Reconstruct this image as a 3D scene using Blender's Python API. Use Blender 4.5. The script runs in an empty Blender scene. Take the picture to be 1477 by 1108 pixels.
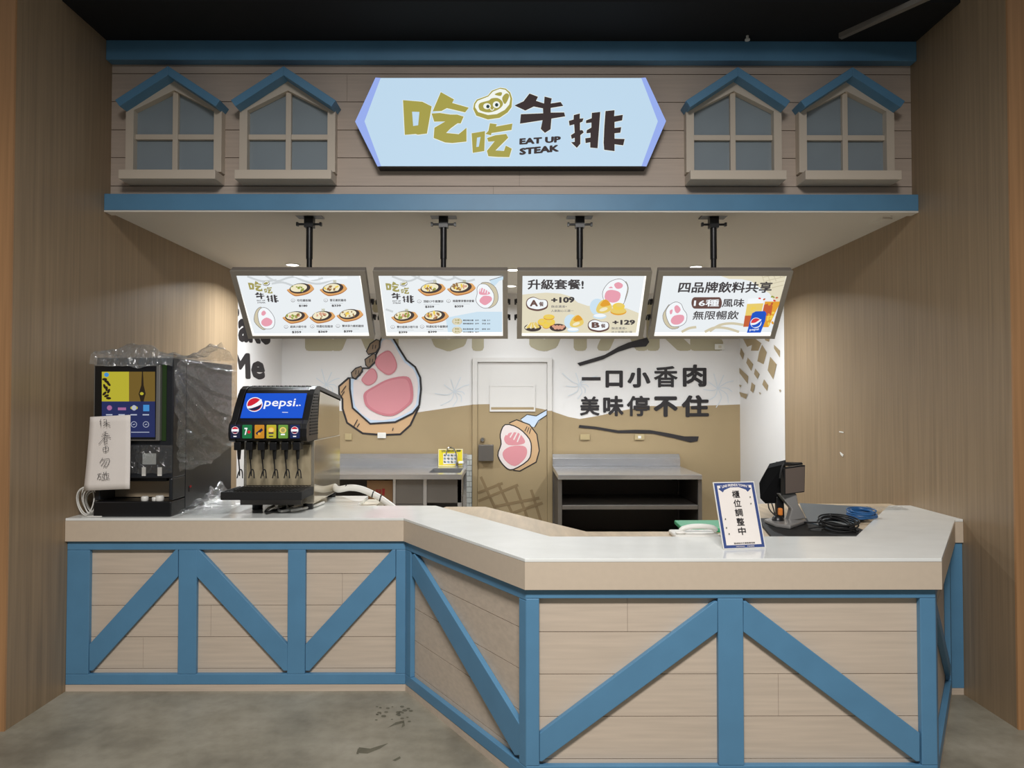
import bpy, bmesh, math, random
from mathutils import Vector, Matrix, noise
random.seed(7)
SC = bpy.context.scene
COL = SC.collection
V = Vector

# ------------------------------------------------------------------ camera
F, CZ = 1024.0, 1.604
TH, YAW = math.atan(23 / F), math.atan(3.5 / F)
cam_d = bpy.data.cameras.new('camera')
cam_d.sensor_fit = 'HORIZONTAL'; cam_d.sensor_width = 36.0
cam_d.lens = 36.0 * F / 1477.0
cam_d.clip_start = 0.05; cam_d.clip_end = 100
cam = bpy.data.objects.new('camera', cam_d); COL.objects.link(cam)
cam.location = (0, 0, CZ)
cam.rotation_euler = (math.pi / 2 + TH, 0, -YAW)
SC.camera = cam

# ------------------------------------------------------------------ world, exposure, lights of the mall
w = bpy.data.worlds.new('world'); SC.world = w; w.use_nodes = True
w.node_tree.nodes['Background'].inputs[0].default_value = (0.92, 0.96, 1.0, 1)
w.node_tree.nodes['Background'].inputs[1].default_value = 0.13
SC.view_settings.view_transform = 'Standard'
SC.view_settings.look = 'None'
SC.view_settings.exposure = 0.0
SC.view_settings.gamma = 1.0
SC.view_settings.use_curve_mapping = False

def area(name, loc, target, sx, sy, energy, col=(1, 1, 1), spread=180):
    d = bpy.data.lights.new(name, 'AREA'); d.shape = 'RECTANGLE'; d.size = sx; d.size_y = sy
    d.energy = energy; d.color = col; d.spread = math.radians(spread)
    o = bpy.data.objects.new(name, d); COL.objects.link(o); o.location = loc
    o.rotation_euler = (V(target) - V(loc)).to_track_quat('-Z', 'Y').to_euler()
    return o
def spot(name, loc, target, energy, ang, col=(1, 1, 1), blend=1.0, r=0.3):
    d = bpy.data.lights.new(name, 'SPOT'); d.energy = energy; d.color = col; d.spot_size = math.radians(ang); d.spot_blend = blend; d.shadow_soft_size = r
    o = bpy.data.objects.new(name, d); COL.objects.link(o); o.location = loc
    o.rotation_euler = (V(target) - V(loc)).to_track_quat('-Z', 'Y').to_euler()
for x_ in (-0.5, 0.0, 0.5):
    spot('mall_ceiling_spot', (x_, -0.3, 4.35), (x_ * 2.0, 2.7, 0.0), 335, 110, (1.0, 0.965, 0.93))

# ------------------------------------------------------------------ pixel helpers (measure points of the photograph on real planes)
def ray(px, py):
    d = V(((px - 738.5) / F, 1, (554 - py) / F))
    c, s = math.cos(TH), math.sin(TH); d = V((d.x, d.y * c - d.z * s, d.y * s + d.z * c))
    c, s = math.cos(YAW), math.sin(YAW); return V((d.x * c + d.y * s, -d.x * s + d.y * c, d.z))
CAM = V((0, 0, CZ))
def onY(px, py, Y): d = ray(px, py); return CAM + d * (Y / d.y)
def onZ(px, py, Z): d = ray(px, py); return CAM + d * ((Z - CZ) / d.z)
def onX(px, py, X): d = ray(px, py); return CAM + d * (X / d.x)

# ------------------------------------------------------------------ materials
def lin(c):
    r = []
    for v in c:
        v /= 255.0
        r.append(v / 12.92 if v <= 0.04045 else ((v + 0.055) / 1.055) ** 2.4)
    return (*r, 1)
MATS = {}
def mat(name, col, rough=0.5, metal=0.0, var=0.0, scale=(8, 8, 8), bump=0.0, spec=0.5, rvar=0.0, detail=4):
    if name in MATS: return MATS[name]
    m = bpy.data.materials.new(name); m.use_nodes = True; MATS[name] = m
    nt = m.node_tree; b = nt.nodes['Principled BSDF']
    c = lin(col)
    b.inputs['Base Color'].default_value = c
    b.inputs['Roughness'].default_value = rough
    b.inputs['Metallic'].default_value = metal
    b.inputs['Specular IOR Level'].default_value = spec
    if var or bump or rvar:
        tc = nt.nodes.new('ShaderNodeTexCoord'); mp = nt.nodes.new('ShaderNodeMapping')
        mp.inputs['Scale'].default_value = scale
        nz = nt.nodes.new('ShaderNodeTexNoise'); nz.inputs['Scale'].default_value = 1.0
        nz.inputs['Detail'].default_value = detail
        nt.links.new(tc.outputs['Object'], mp.inputs[0]); nt.links.new(mp.outputs[0], nz.inputs['Vector'])
        if var:
            rp = nt.nodes.new('ShaderNodeValToRGB')
            rp.color_ramp.elements[0].position = 0.3; rp.color_ramp.elements[1].position = 0.7
            rp.color_ramp.elements[0].color = (*[v * (1 - var) for v in c[:3]], 1)
            rp.color_ramp.elements[1].color = (*[min(1, v * (1 + var)) for v in c[:3]], 1)
            nt.links.new(nz.outputs['Fac'], rp.inputs[0]); nt.links.new(rp.outputs[0], b.inputs['Base Color'])
        if rvar:
            mr = nt.nodes.new('ShaderNodeMapRange'); mr.inputs[3].default_value = rough - rvar; mr.inputs[4].default_value = rough + rvar
            nt.links.new(nz.outputs['Fac'], mr.inputs[0]); nt.links.new(mr.outputs[0], b.inputs['Roughness'])
        if bump:
            bp = nt.nodes.new('ShaderNodeBump'); bp.inputs['Strength'].default_value = bump; bp.inputs['Distance'].default_value = 0.01
            nt.links.new(nz.outputs['Fac'], bp.inputs['Height']); nt.links.new(bp.outputs[0], b.inputs['Normal'])
    return m
def emi(name, col, s=1.0):
    if name in MATS: return MATS[name]
    m = bpy.data.materials.new(name); m.use_nodes = True; MATS[name] = m
    b = m.node_tree.nodes['Principled BSDF']
    b.inputs['Base Color'].default_value = (0.01, 0.01, 0.01, 1); b.inputs['Roughness'].default_value = 0.5; b.inputs['Specular IOR Level'].default_value = 0.15
    b.inputs['Emission Color'].default_value = lin(col); b.inputs['Emission Strength'].default_value = s
    return m
def film_mat(name, clear=0.75, tint=(200, 210, 215)):
    m = bpy.data.materials.new(name); m.use_nodes = True; nt = m.node_tree
    for n in list(nt.nodes): nt.nodes.remove(n)
    out = nt.nodes.new('ShaderNodeOutputMaterial'); tr = nt.nodes.new('ShaderNodeBsdfTransparent')
    gl = nt.nodes.new('ShaderNodeBsdfGlossy'); gl.inputs['Roughness'].default_value = 0.16
    df = nt.nodes.new('ShaderNodeBsdfDiffuse'); df.inputs['Color'].default_value = lin(tint)
    m1 = nt.nodes.new('ShaderNodeMixShader'); m1.inputs[0].default_value = 0.25
    nt.links.new(gl.outputs[0], m1.inputs[1]); nt.links.new(df.outputs[0], m1.inputs[2])
    m2 = nt.nodes.new('ShaderNodeMixShader'); m2.inputs[0].default_value = 1 - clear
    nt.links.new(tr.outputs[0], m2.inputs[1]); nt.links.new(m1.outputs[0], m2.inputs[2])
    tc = nt.nodes.new('ShaderNodeTexCoord'); nz = nt.nodes.new('ShaderNodeTexNoise'); nz.inputs['Scale'].default_value = 24; nz.inputs['Detail'].default_value = 4
    nz.inputs['Distortion'].default_value = 1.2
    bp = nt.nodes.new('ShaderNodeBump'); bp.inputs['Strength'].default_value = 0.7; bp.inputs['Distance'].default_value = 0.02
    nt.links.new(tc.outputs['Object'], nz.inputs['Vector']); nt.links.new(nz.outputs['Fac'], bp.inputs['Height'])
    nt.links.new(bp.outputs[0], gl.inputs['Normal'])
    nt.links.new(m2.outputs[0], out.inputs[0])
    return m
M_WOOD = mat('wood_laminate', (148, 127, 101), 0.42, var=0.16, scale=(55, 55, 1.2), rvar=0.06)
M_WOODLIT = mat('lit_wood_laminate', (176, 132, 90), 0.45, var=0.14, scale=(55, 55, 1.2))  # same wood as the walls, with the front light put into its colour
M_PLANK = mat('pale_plank', (204, 188, 170), 0.6, var=0.07, scale=(3, 30, 60))
M_PLANKF = mat('fascia_plank', (192, 176, 162), 0.6, var=0.06, scale=(3, 30, 60))
M_GROOVE = mat('groove_dark', (95, 82, 66), 0.8)
M_BLUE = mat('blue_paint', (88, 138, 174), 0.45, var=0.05, scale=(6, 6, 6))
M_APRON = mat('beige_laminate', (206, 190, 170), 0.45, var=0.02, scale=(40, 40, 40))
M_QUARTZ = mat('white_quartz', (236, 238, 235), 0.16, var=0.035, scale=(5, 9, 5), spec=0.5)
M_WHITE = mat('white_wall_paint', (225, 222, 220), 0.6, var=0.015, scale=(2, 2, 2))
M_SOFFIT = mat('soffit_paint', (222, 216, 206), 0.7)
M_TAN = mat('tan_mural_paint', (160, 140, 106), 0.6, var=0.03, scale=(3, 3, 3))
M_OLIVE = mat('olive_mural_lettering', (178, 170, 144), 0.6)
M_INK = mat('black_mural_ink', (38, 34, 36), 0.6)
M_PALE = mat('pale_mural_line', (208, 214, 220), 0.6)
M_FAT = mat('mural_fat_cream', (226, 214, 212), 0.6)
M_FATEDGE = mat('mural_fat_bluish', (196, 212, 232), 0.6)
M_PINK = mat('mural_pink', (214, 142, 150), 0.6)
M_PINKD = mat('mural_pink_deep', (202, 124, 134), 0.6)
M_CRUST = mat('mural_crust', (200, 164, 124), 0.6)
M_CRUSTD = mat('mural_crust_brown', (140, 118, 96), 0.6)
M_LATT = mat('mural_lattice', (136, 114, 82), 0.6)
M_BLACK = mat('black_plastic', (20, 20, 22), 0.35)
M_BLACKM = mat('black_matte', (16, 16, 17), 0.7)
M_DGREY = mat('dark_grey_panel', (34, 36, 40), 0.3, var=0.1, scale=(4, 4, 4))
M_TVFR = mat('screen_frame_grey', (150, 142, 130), 0.4, metal=0.2)
M_HOUS = mat('screen_housing_grey', (112, 104, 96), 0.4)
M_STEEL = mat('brushed_steel', (196, 196, 198), 0.25, metal=0.78, var=0.04, scale=(1.3, 1.3, 3), rvar=0.05)
M_STEELD = mat('dull_steel', (112, 107, 102), 0.38, metal=0.6, var=0.05, scale=(3, 3, 3), rvar=0.05)
M_MIRROR = mat('polished_steel_reflect_tint', (206, 196, 176), 0.1, metal=0.75)  # steel base colour warmed to stand in for reflected wood
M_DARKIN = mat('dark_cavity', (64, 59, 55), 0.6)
M_CHROME = mat('chrome', (200, 200, 200), 0.12, metal=1.0)
M_WPLAST = mat('white_plastic', (228, 226, 220), 0.4)
M_BEIGEPL = mat('ivory_plastic', (212, 204, 186), 0.45)
M_PAPER = mat('white_paper', (235, 228, 222), 0.8, var=0.02, scale=(9, 9, 9))
M_PEN = mat('pen_ink', (50, 48, 55), 0.7)
M_GREEN = mat('green_board', (38, 158, 108), 0.4)
M_CTILE = mat('white_glazed_tile', (196, 198, 194), 0.25)
M_GROUT = mat('tile_grout', (120, 118, 112), 0.8)
M_CARD = mat('cardboard', (150, 116, 84), 0.8)
M_RED = mat('red_print', (165, 40, 45), 0.7)
M_IWOOD = mat('worktop_wood', (188, 168, 140), 0.5, var=0.12, scale=(30, 3, 10))
M_MAT = mat('slate_sheet', (84, 100, 112), 0.35)
M_BCABLE = mat('blue_cable', (44, 96, 150), 0.4)
M_ORANGE = mat('orange_plastic', (222, 130, 50), 0.4)
M_NAVY = mat('navy_print', (52, 72, 128), 0.6)
M_BLKCEIL = mat('black_ceiling', (9, 9, 12), 0.85, var=0.3, scale=(2, 2, 2))
M_CONDUIT = mat('grey_duct', (128, 122, 114), 0.6)
M_GLASSY = mat('dusty_blue_pane', (140, 152, 160), 0.3, var=0.05, scale=(3, 3, 3))
M_FRAMEC = mat('cream_window_frame', (206, 194, 178), 0.5)
M_DOORP = mat('door_paint', (216, 212, 208), 0.5)
# concrete
def concrete():
    m = bpy.data.materials.new('polished_concrete'); m.use_nodes = True; nt = m.node_tree; b = nt.nodes['Principled BSDF']
    tc = nt.nodes.new('ShaderNodeTexCoord')
    def nz(scale, det, rough=0.6):
        n = nt.nodes.new('ShaderNodeTexNoise'); n.inputs['Scale'].default_value = scale; n.inputs['Detail'].default_value = det
        n.inputs['Roughness'].default_value = rough; nt.links.new(tc.outputs['Object'], n.inputs['Vector']); return n
    a, c = nz(1.7, 6), nz(14, 5)
    r = nt.nodes.new('ShaderNodeValToRGB'); e = r.color_ramp.elements
    e[0].position = 0.33; e[0].color = lin((124, 118, 104)); e[1].position = 0.66; e[1].color = lin((168, 162, 147))
    e2 = e.new(0.5); e2.color = lin((152, 146, 130))
    nt.links.new(a.outputs['Fac'], r.inputs[0])
    mx = nt.nodes.new('ShaderNodeMix'); mx.data_type = 'RGBA'; mx.blend_type = 'MULTIPLY'; mx.inputs[0].default_value = 0.35
    r2 = nt.nodes.new('ShaderNodeValToRGB'); r2.color_ramp.elements[0].position = 0.3; r2.color_ramp.elements[0].color = (0.55, 0.54, 0.5, 1); r2.color_ramp.elements[1].position = 0.6
    nt.links.new(c.outputs['Fac'], r2.inputs[0])
    nt.links.new(r.outputs[0], mx.inputs[6]); nt.links.new(r2.outputs[0], mx.inputs[7]); nt.links.new(mx.outputs[2], b.inputs['Base Color'])
    b.inputs['Roughness'].default_value = 0.5
    return m
M_FLOOR = concrete()
M_STAIN = mat('floor_stain', (104, 100, 84), 0.6, var=0.15, scale=(20, 20, 20))

# ------------------------------------------------------------------ mesh builder
OFF = {}
class MB:
    def __init__(s): s.v = []; s.f = []; s.mi = []; s.mats = []
    def m(s, mt):
        if mt not in s.mats: s.mats.append(mt)
        return s.mats.index(mt)
    def add(s, vs, fs, mt, M=None):
        b = len(s.v); i = s.m(mt)
        s.v += [(M @ V(p)) if M else V(p) for p in vs]
        s.f += [[b + k for k in f] for f in fs]; s.mi += [i] * len(fs)
        return s
    def box(s, x0, x1, y0, y1, z0, z1, mt, M=None):
        vs = [(x0, y0, z0), (x1, y0, z0), (x1, y1, z0), (x0, y1, z0), (x0, y0, z1), (x1, y0, z1), (x1, y1, z1), (x0, y1, z1)]
        return s.add(vs, [(3, 2, 1, 0), (4, 5, 6, 7), (0, 1, 5, 4), (1, 2, 6, 5), (2, 3, 7, 6), (3, 0, 4, 7)], mt, M)
    def prism(s, pts, vec, mt, M=None):
        n = len(pts); p = [V(q) for q in pts]; vec = V(vec)
        nrm = V((0, 0, 0))
        for i in range(n): nrm += p[i].cross(p[(i + 1) % n])
        if nrm.dot(vec) < 0: p.reverse()
        vs = p + [q + vec for q in p]
        fs = [list(range(n - 1, -1, -1)), list(range(n, 2 * n))] + [(i, (i + 1) % n, n + (i + 1) % n, n + i) for i in range(n)]
        return s.add(vs, fs, mt, M)
    def cyl(s, a, b, r, mt, seg=20, r2=None):
        a, b = V(a), V(b); d = (b - a).normalized(); r2 = r if r2 is None else r2
        x = d.orthogonal().normalized(); y = d.cross(x)
        vs = [a + (x * math.cos(t) + y * math.sin(t)) * r for t in [2 * math.pi * i / seg for i in range(seg)]]
        vs += [b + (x * math.cos(t) + y * math.sin(t)) * r2 for t in [2 * math.pi * i / seg for i in range(seg)]]
        fs = [list(range(seg - 1, -1, -1)), list(range(seg, 2 * seg))] + [(i, (i + 1) % seg, seg + (i + 1) % seg, seg + i) for i in range(seg)]
        return s.add(vs, fs, mt)
    def tube(s, pts, r, mt, seg=8, smooth=3):
        p = [V(q) for q in pts]
        if smooth:
            o = []
            for i in range(len(p) - 1):
                a, b, c, d = p[max(i - 1, 0)], p[i], p[i + 1], p[min(i + 2, len(p) - 1)]
                for k in range(smooth):
                    t = k / smooth
                    o.append(0.5 * ((2 * b) + (c - a) * t + (2 * a - 5 * b + 4 * c - d) * t * t + (3 * b - a - 3 * c + d) * t ** 3))
            o.append(p[-1]); p = o
        vs, fs = [], []; n = len(p); x = None
        for i in range(n):
            d = (p[min(i + 1, n - 1)] - p[max(i - 1, 0)]).normalized()
            x = d.orthogonal().normalized() if x is None else (x - d * x.dot(d)).normalized()
            y = d.cross(x)
            vs += [p[i] + (x * math.cos(2 * math.pi * k / seg) + y * math.sin(2 * math.pi * k / seg)) * r for k in range(seg)]
        for i in range(n - 1):
            for k in range(seg):
                k2 = (k + 1) % seg; fs.append((i * seg + k, i * seg + k2, (i + 1) * seg + k2, (i + 1) * seg + k))
        fs += [list(range(seg - 1, -1, -1)), [(n - 1) * seg + k for k in range(seg)]]
        return s.add(vs, fs, mt)
    def lathe(s, prof, c, mt, seg=24):
        c = V(c); vs, fs = [], []
        for r, z in prof: vs += [c + V((r * math.cos(2 * math.pi * k / seg), r * math.sin(2 * math.pi * k / seg), z)) for k in range(seg)]
        for i in range(len(prof) - 1):
            for k in range(seg):
                k2 = (k + 1) % seg; fs.append((i * seg + k, i * seg + k2, (i + 1) * seg + k2, (i + 1) * seg + k))
        fs += [list(range(seg - 1, -1, -1)), [(len(prof) - 1) * seg + k for k in range(seg)]]
        return s.add(vs, fs, mt)
    def grid(s, rows, mt):
        n, m_ = len(rows), len(rows[0])
        return s.add([p for r in rows for p in r], [(i * m_ + j, i * m_ + j + 1, (i + 1) * m_ + j + 1, (i + 1) * m_ + j) for i in range(n - 1) for j in range(m_ - 1)], mt)
    def build(s, name, parent=None, loc=None, bevel=0, smooth=False, seg=2):
        off = V(loc) if loc is not None else (OFF[parent.name] if parent else V((0, 0, 0)))
        me = bpy.data.meshes.new(name); me.from_pydata([v - off for v in s.v], [], s.f)
        for mt in s.mats: me.materials.append(mt)
        me.polygons.foreach_set('material_index', s.mi)
        if smooth: me.polygons.foreach_set('use_smooth', [True] * len(me.polygons))
        me.update()
        o = bpy.data.objects.new(name, me); COL.objects.link(o)
        if parent: o.parent = parent
        else: o.location = off
        OFF[o.name] = off
        if bevel:
            b = o.modifiers.new('bevel', 'BEVEL'); b.width = bevel; b.segments = seg; b.limit_method = 'ANGLE'; b.angle_limit = math.radians(40)
        if smooth:
            try: me.set_sharp_from_angle(angle=math.radians(40))
            except Exception: pass
        return o
def tag(o, label, cat, group=None):
    o['label'] = label; o['category'] = cat
    if group: o['group'] = group
    return o
def thing(name, label, cat, loc, group=None):
    o = bpy.data.objects.new(name, None); COL.objects.link(o); o.location = loc; o.empty_display_size = 0.05
    OFF[o.name] = V(loc); return tag(o, label, cat, group)
def struct(o): o['kind'] = 'structure'; return o
def copy_tree(o, parent=None):
    c = o.copy(); COL.objects.link(c)
    if parent: c.parent = parent
    for ch in [k for k in bpy.data.objects if k.parent == o]: copy_tree(ch, c)
    return c

# ------------------------------------------------------------------ flat graphics on a real plane
TXT = {}; STROKE = random.Random(2)
def text_mesh(s, bold):
    """fill of the lettering; bold > 0 thickens it with a stroke along its outlines"""
    k = (s, bold)
    if k not in TXT:
        c = bpy.data.curves.new('lettering', 'FONT'); c.body = s; c.resolution_u = 2
        o = bpy.data.objects.new('lettering', c); COL.objects.link(o)
        bpy.context.view_layer.update()
        me = bpy.data.meshes.new_from_object(o.evaluated_get(bpy.context.evaluated_depsgraph_get()))
        vs = [(v.co.x, v.co.y) for v in me.vertices]; fs = [list(p.vertices) for p in me.polygons]
        bpy.data.objects.remove(o); bpy.data.curves.remove(c); bpy.data.meshes.remove(me)
        base = len(vs)
        if bold > 0:
            cnt = {}
            for f in fs:
                for a, b in zip(f, f[1:] + f[:1]): e = (min(a, b), max(a, b)); cnt[e] = cnt.get(e, 0) + 1
            used = set()
            for (a, b), n in list(cnt.items()):
                if n != 1: continue
                p, q = V(vs[a]), V(vs[b]); d = q - p
                if d.length < 1e-6: continue
                d.normalize(); w_ = V((-d.y, d.x)) * bold; i0 = len(vs)
                vs += [tuple(p - w_), tuple(q - w_), tuple(q + w_), tuple(p + w_)]; fs.append([i0, i0 + 1, i0 + 2, i0 + 3]); used |= {a, b}
            for a in used:
                i0 = len(vs); x, y = vs[a]
                vs += [(x + bold * math.cos(t * 1.0472), y + bold * math.sin(t * 1.0472)) for t in range(6)]; fs.append(list(range(i0, i0 + 6)))
        TXT[k] = (vs, fs, base)
    return TXT[k]
def smooth_loop(p, n=4):
    o = []; L = len(p)
    for i in range(L):
        a, b, c, d = V(p[i - 1]), V(p[i]), V(p[(i + 1) % L]), V(p[(i + 2) % L])
        for k in range(n):
            t = k / n
            o.append(tuple(0.5 * ((2 * b) + (c - a) * t + (2 * a - 5 * b + 4 * c - d) * t * t + (3 * b - a - 3 * c + d) * t ** 3)))
    return o
class Canvas:
    """Flat artwork lying on a plane of the scene. Points are read off the photograph and carried onto that plane."""
    def __init__(s, O, n, lift=0.0006, step=0.0003):
        s.O = V(O); s.n = V(n).normalized(); s.lift = lift; s.step = step; s.mb = MB(); s.src = (1, 0, 0)
    def at(s, scale, ox, oy): s.src = (scale, ox, oy); return s
    def P(s, x, y):
        px, py = s.src[1] + x / s.src[0], s.src[2] + y / s.src[0]
        d = ray(px, py); t = (s.O - CAM).dot(s.n) / d.dot(s.n); return CAM + d * t
    def put(s, pts3, faces, mt, base=None):
        # overlapping strokes of one letter sit a hair apart so that no two faces coincide
        h = [s.lift] * len(pts3)
        if base is not None and base < len(pts3):
            for f in faces:
                if min(f) >= base:
                    e = s.lift + 2e-5 + 1e-4 * STROKE.random()
                    for k in f: h[k] = e
            s.lift += 1.2e-4
        s.mb.add([p + s.n * a for p, a in zip(pts3, h)], faces, mt); s.lift += s.step
    def poly(s, pts, mt, sm=0):
        if sm: pts = smooth_loop(pts, sm)
        s.put([s.P(*p) for p in pts], [list(range(len(pts)))], mt); return s
    def ell(s, cx, cy, rx, ry, mt, rot=0, n=24):
        c, q = math.cos(rot), math.sin(rot); pts = []
        for i in range(n):
            a = 2 * math.pi * i / n; x, y = rx * math.cos(a), ry * math.sin(a); pts.append((cx + x * c - y * q, cy + x * q + y * c))
        return s.poly(pts, mt)
    def line(s, pts, wd, mt, closed=False, sm=0):
        if sm:
            if closed: pts = smooth_loop(pts, sm)
            else:
                o = []
                for i in range(len(pts) - 1):
                    a, b, c, d = V(pts[max(i - 1, 0)]), V(pts[i]), V(pts[i + 1]), V(pts[min(i + 2, len(pts) - 1)])
                    for k in range(sm):
                        t = k / sm; o.append(tuple(0.5 * ((2 * b) + (c - a) * t + (2 * a - 5 * b + 4 * c - d) * t * t + (3 * b - a - 3 * c + d) * t ** 3)))
                pts = o + [pts[-1]]
        n = len(pts); vs = []
        for i in range(n):
            a = V(pts[i - 1] if (i or closed) else pts[i]); b = V(pts[(i + 1) % n] if (i < n - 1 or closed) else pts[i])
            d = (b - a); d = d.normalized() if d.length else V((1, 0)); q = V((-d.y, d.x)) * wd / 2; p = V(pts[i])
            vs += [tuple(p + q), tuple(p - q)]
        fs = [(2 * i, 2 * i + 1, 2 * ((i + 1) % n) + 1, 2 * ((i + 1) % n)) for i in range(n if closed else n - 1)]
        s.put([s.P(*p) for p in vs], fs, mt); return s
    def text(s, body, bl, br, h, mt, bold=0.0, tl=None):
        """body fills the box from bl to br (baseline) with height h; tl leans it"""
        vs, fs, base = text_mesh(body, bold)
        x0 = min(v[0] for v in vs); x1 = max(v[0] for v in vs); y0 = min(v[1] for v in vs); y1 = max(v[1] for v in vs)
        A, B = V(bl), V(br); T = V(tl) if tl else V((bl[0] + (br[1] - bl[1]) * 0.0, bl[1] - h))
        pts = []
        for x, y in vs:
            q = A + (B - A) * ((x - x0) / (x1 - x0)) + (T - A) * ((y - y0) / (y1 - y0)); pts.append(s.P(q.x, q.y))
        s.put(pts, fs, mt, base); return s
    def shape(s, pts, box, quad, mt):
        """paste a drawing (box x0,y0,x1,y1 of its own units) onto quad tl,tr,bl"""
        tl, tr, bl = map(V, quad); x0, y0, x1, y1 = box
        s.poly([tuple(tl + (tr - tl) * ((x - x0) / (x1 - x0)) + (bl - tl) * ((y - y0) / (y1 - y0))) for x, y in pts], mt)
    def build(s, name, parent): return s.mb.build(name, parent)

# ------------------------------------------------------------------ room shell
XL, XR = -2.445, 2.475
YB = 7.62; ZS = 2.75; ZT = 3.785; YF = 3.49; YW = 6.38
fl = struct(MB().box(-5, 5, -3, YB + 0.2, -0.1, 0, M_FLOOR).build('floor'))
sc_ = MB()
def blob(cx, cy, pts):
    sc_.add([onZ(cx + x, cy + y, 0.0008) for x, y in pts], [list(range(len(pts)))], M_STAIN)
for cx, cy, pts in [(575, 1047, [(-16, 3), (-4, -5), (8, -8), (9, 0), (4, 3), (6, -4), (-6, -1)]),
                    (538, 1078, [(-24, 8), (-20, 0), (-4, 2), (22, -6), (10, 2), (-8, 9)]),
                    (572, 1094, [(-6, 3), (5, -3), (6, 0), (-2, 4)]), (516, 1084, [(-2, 4), (0, -4), (3, -3), (1, 4)])]:
    blob(cx, cy, pts)
for i in range(26):
    x, y = 540 + random.random() * 60, 1018 + random.random() * 24; r = 0.8 + random.random() * 1.8
    blob(x, y, [(r * 1.6 * math.cos(a), r * 0.7 * math.sin(a)) for a in [k * 1.0472 for k in range(6)]])
sc_.build('scuff_marks', fl)['kind'] = 'structure'

struct(MB().box(XL - 1.2, XL, YF, YW, 0, ZT + 0.4, M_WOOD).build('wall_left'))
struct(MB().box(XR, XR + 1.2, YF, YW, 0, ZT + 0.4, M_WOOD).build('wall_right'))
struct(MB().box(XL - 1.2, XL + 0.001, YF - 0.012, YF - 0.0005, 0, ZT + 0.4, M_WOODLIT).build('lit_wall_end_1'))  # thin panels added on both wall ends to carry the painted lit tone
struct(MB().box(XR - 0.001, XR + 1.2, YF - 0.012, YF - 0.0005, 0, ZT + 0.4, M_WOODLIT).build('lit_wall_end_2'))
wl = struct(MB().box(XL - 0.4, XL, YW, YB + 0.2, 0, ZS + 0.3, M_WHITE).build('wall_left_rear'))
wr = struct(MB().box(XR, XR + 0.4, YW, YB + 0.2, 0, ZS + 0.3, M_WHITE).build('wall_right_rear'))
wb = struct(MB().box(XL, XR, YB, YB + 0.2, 0, ZS + 0.3, M_WHITE).build('wall_back'))
struct(MB().box(XL, XR, 4.345, YB, ZS, ZS + 0.06, M_SOFFIT).build('ceiling_stall'))
ce = MB().box(XL, XR, 3.84, 4.9, ZT, ZT + 0.4, M_BLKCEIL)
struct(ce.build('ceiling'))
# a grey duct edge and small sprinkler under the black ceiling
a, b = onZ(1212, 56, ZT - 0.03), onZ(1350, -6, ZT - 0.03)
dk = MB(); d = (b - a).normalized(); q = V((-d.y, d.x, 0)) * 0.016
dk.prism([a - q, a + q, b + q, b - q], (0, 0, 0.03), M_CONDUIT)
tag(dk.build('ceiling_conduit', loc=a), 'pale grey conduit running under the black ceiling toward the wood wall', 'conduit')
a = onY(1078, 53, 4.2)
sp = thing('sprinkler_head', 'tiny white sprinkler head under the black ceiling above the blue beam', 'sprinkler', (a.x, a.y, ZT))
MB().cyl((a.x, a.y, ZT), (a.x, a.y, ZT - 0.02), 0.008, M_WPLAST).build('pipe_stub', sp)
MB().cyl((a.x, a.y, ZT - 0.02), (a.x, a.y, ZT - 0.028), 0.015, M_WPLAST).build('deflector', sp)

# ------------------------------------------------------------------ storefront fascia
fa = thing('storefront_fascia', 'pale plank fascia with blue beams above the food counter', 'fascia', (0, 4.33, ZS))
mb = MB(); mb.box(XL, XR, 4.336, 4.345, ZS, ZT, M_GROOVE)
zs = [ZS + 0.002] + [onY(735, y, 4.33).z for y in (268.8, 228, 188, 147.3, 107)] + [ZT]
for i in range(6):
    z0, z1 = zs[i] + 0.0022, zs[i + 1] - 0.0022
    joints = {1: [0.06], 4: [-1.0], 2: [1.2], 0: [-0.1]}.get(i, [])
    xs = [XL] + joints + [XR]
    for k in range(len(xs) - 1): mb.box(xs[k] + 0.0006, xs[k + 1] - 0.0006, 4.33, 4.338, z0, z1, M_PLANKF)
mb.build('plank_siding', fa)
MB().box(XL, XR, 4.262, 4.3295, 3.665, ZT, M_BLUE).build('upper_beam', fa, bevel=0.003)
MB().box(XL, XR, 4.262, 4.3295, ZS - 0.002, 2.848, M_BLUE).build('lower_beam', fa, bevel=0.003)
MB().box(XL, XR, 4.264, 4.344, ZS - 0.012, ZS - 0.0025, M_SOFFIT).build('soffit_edge', fa)

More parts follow.
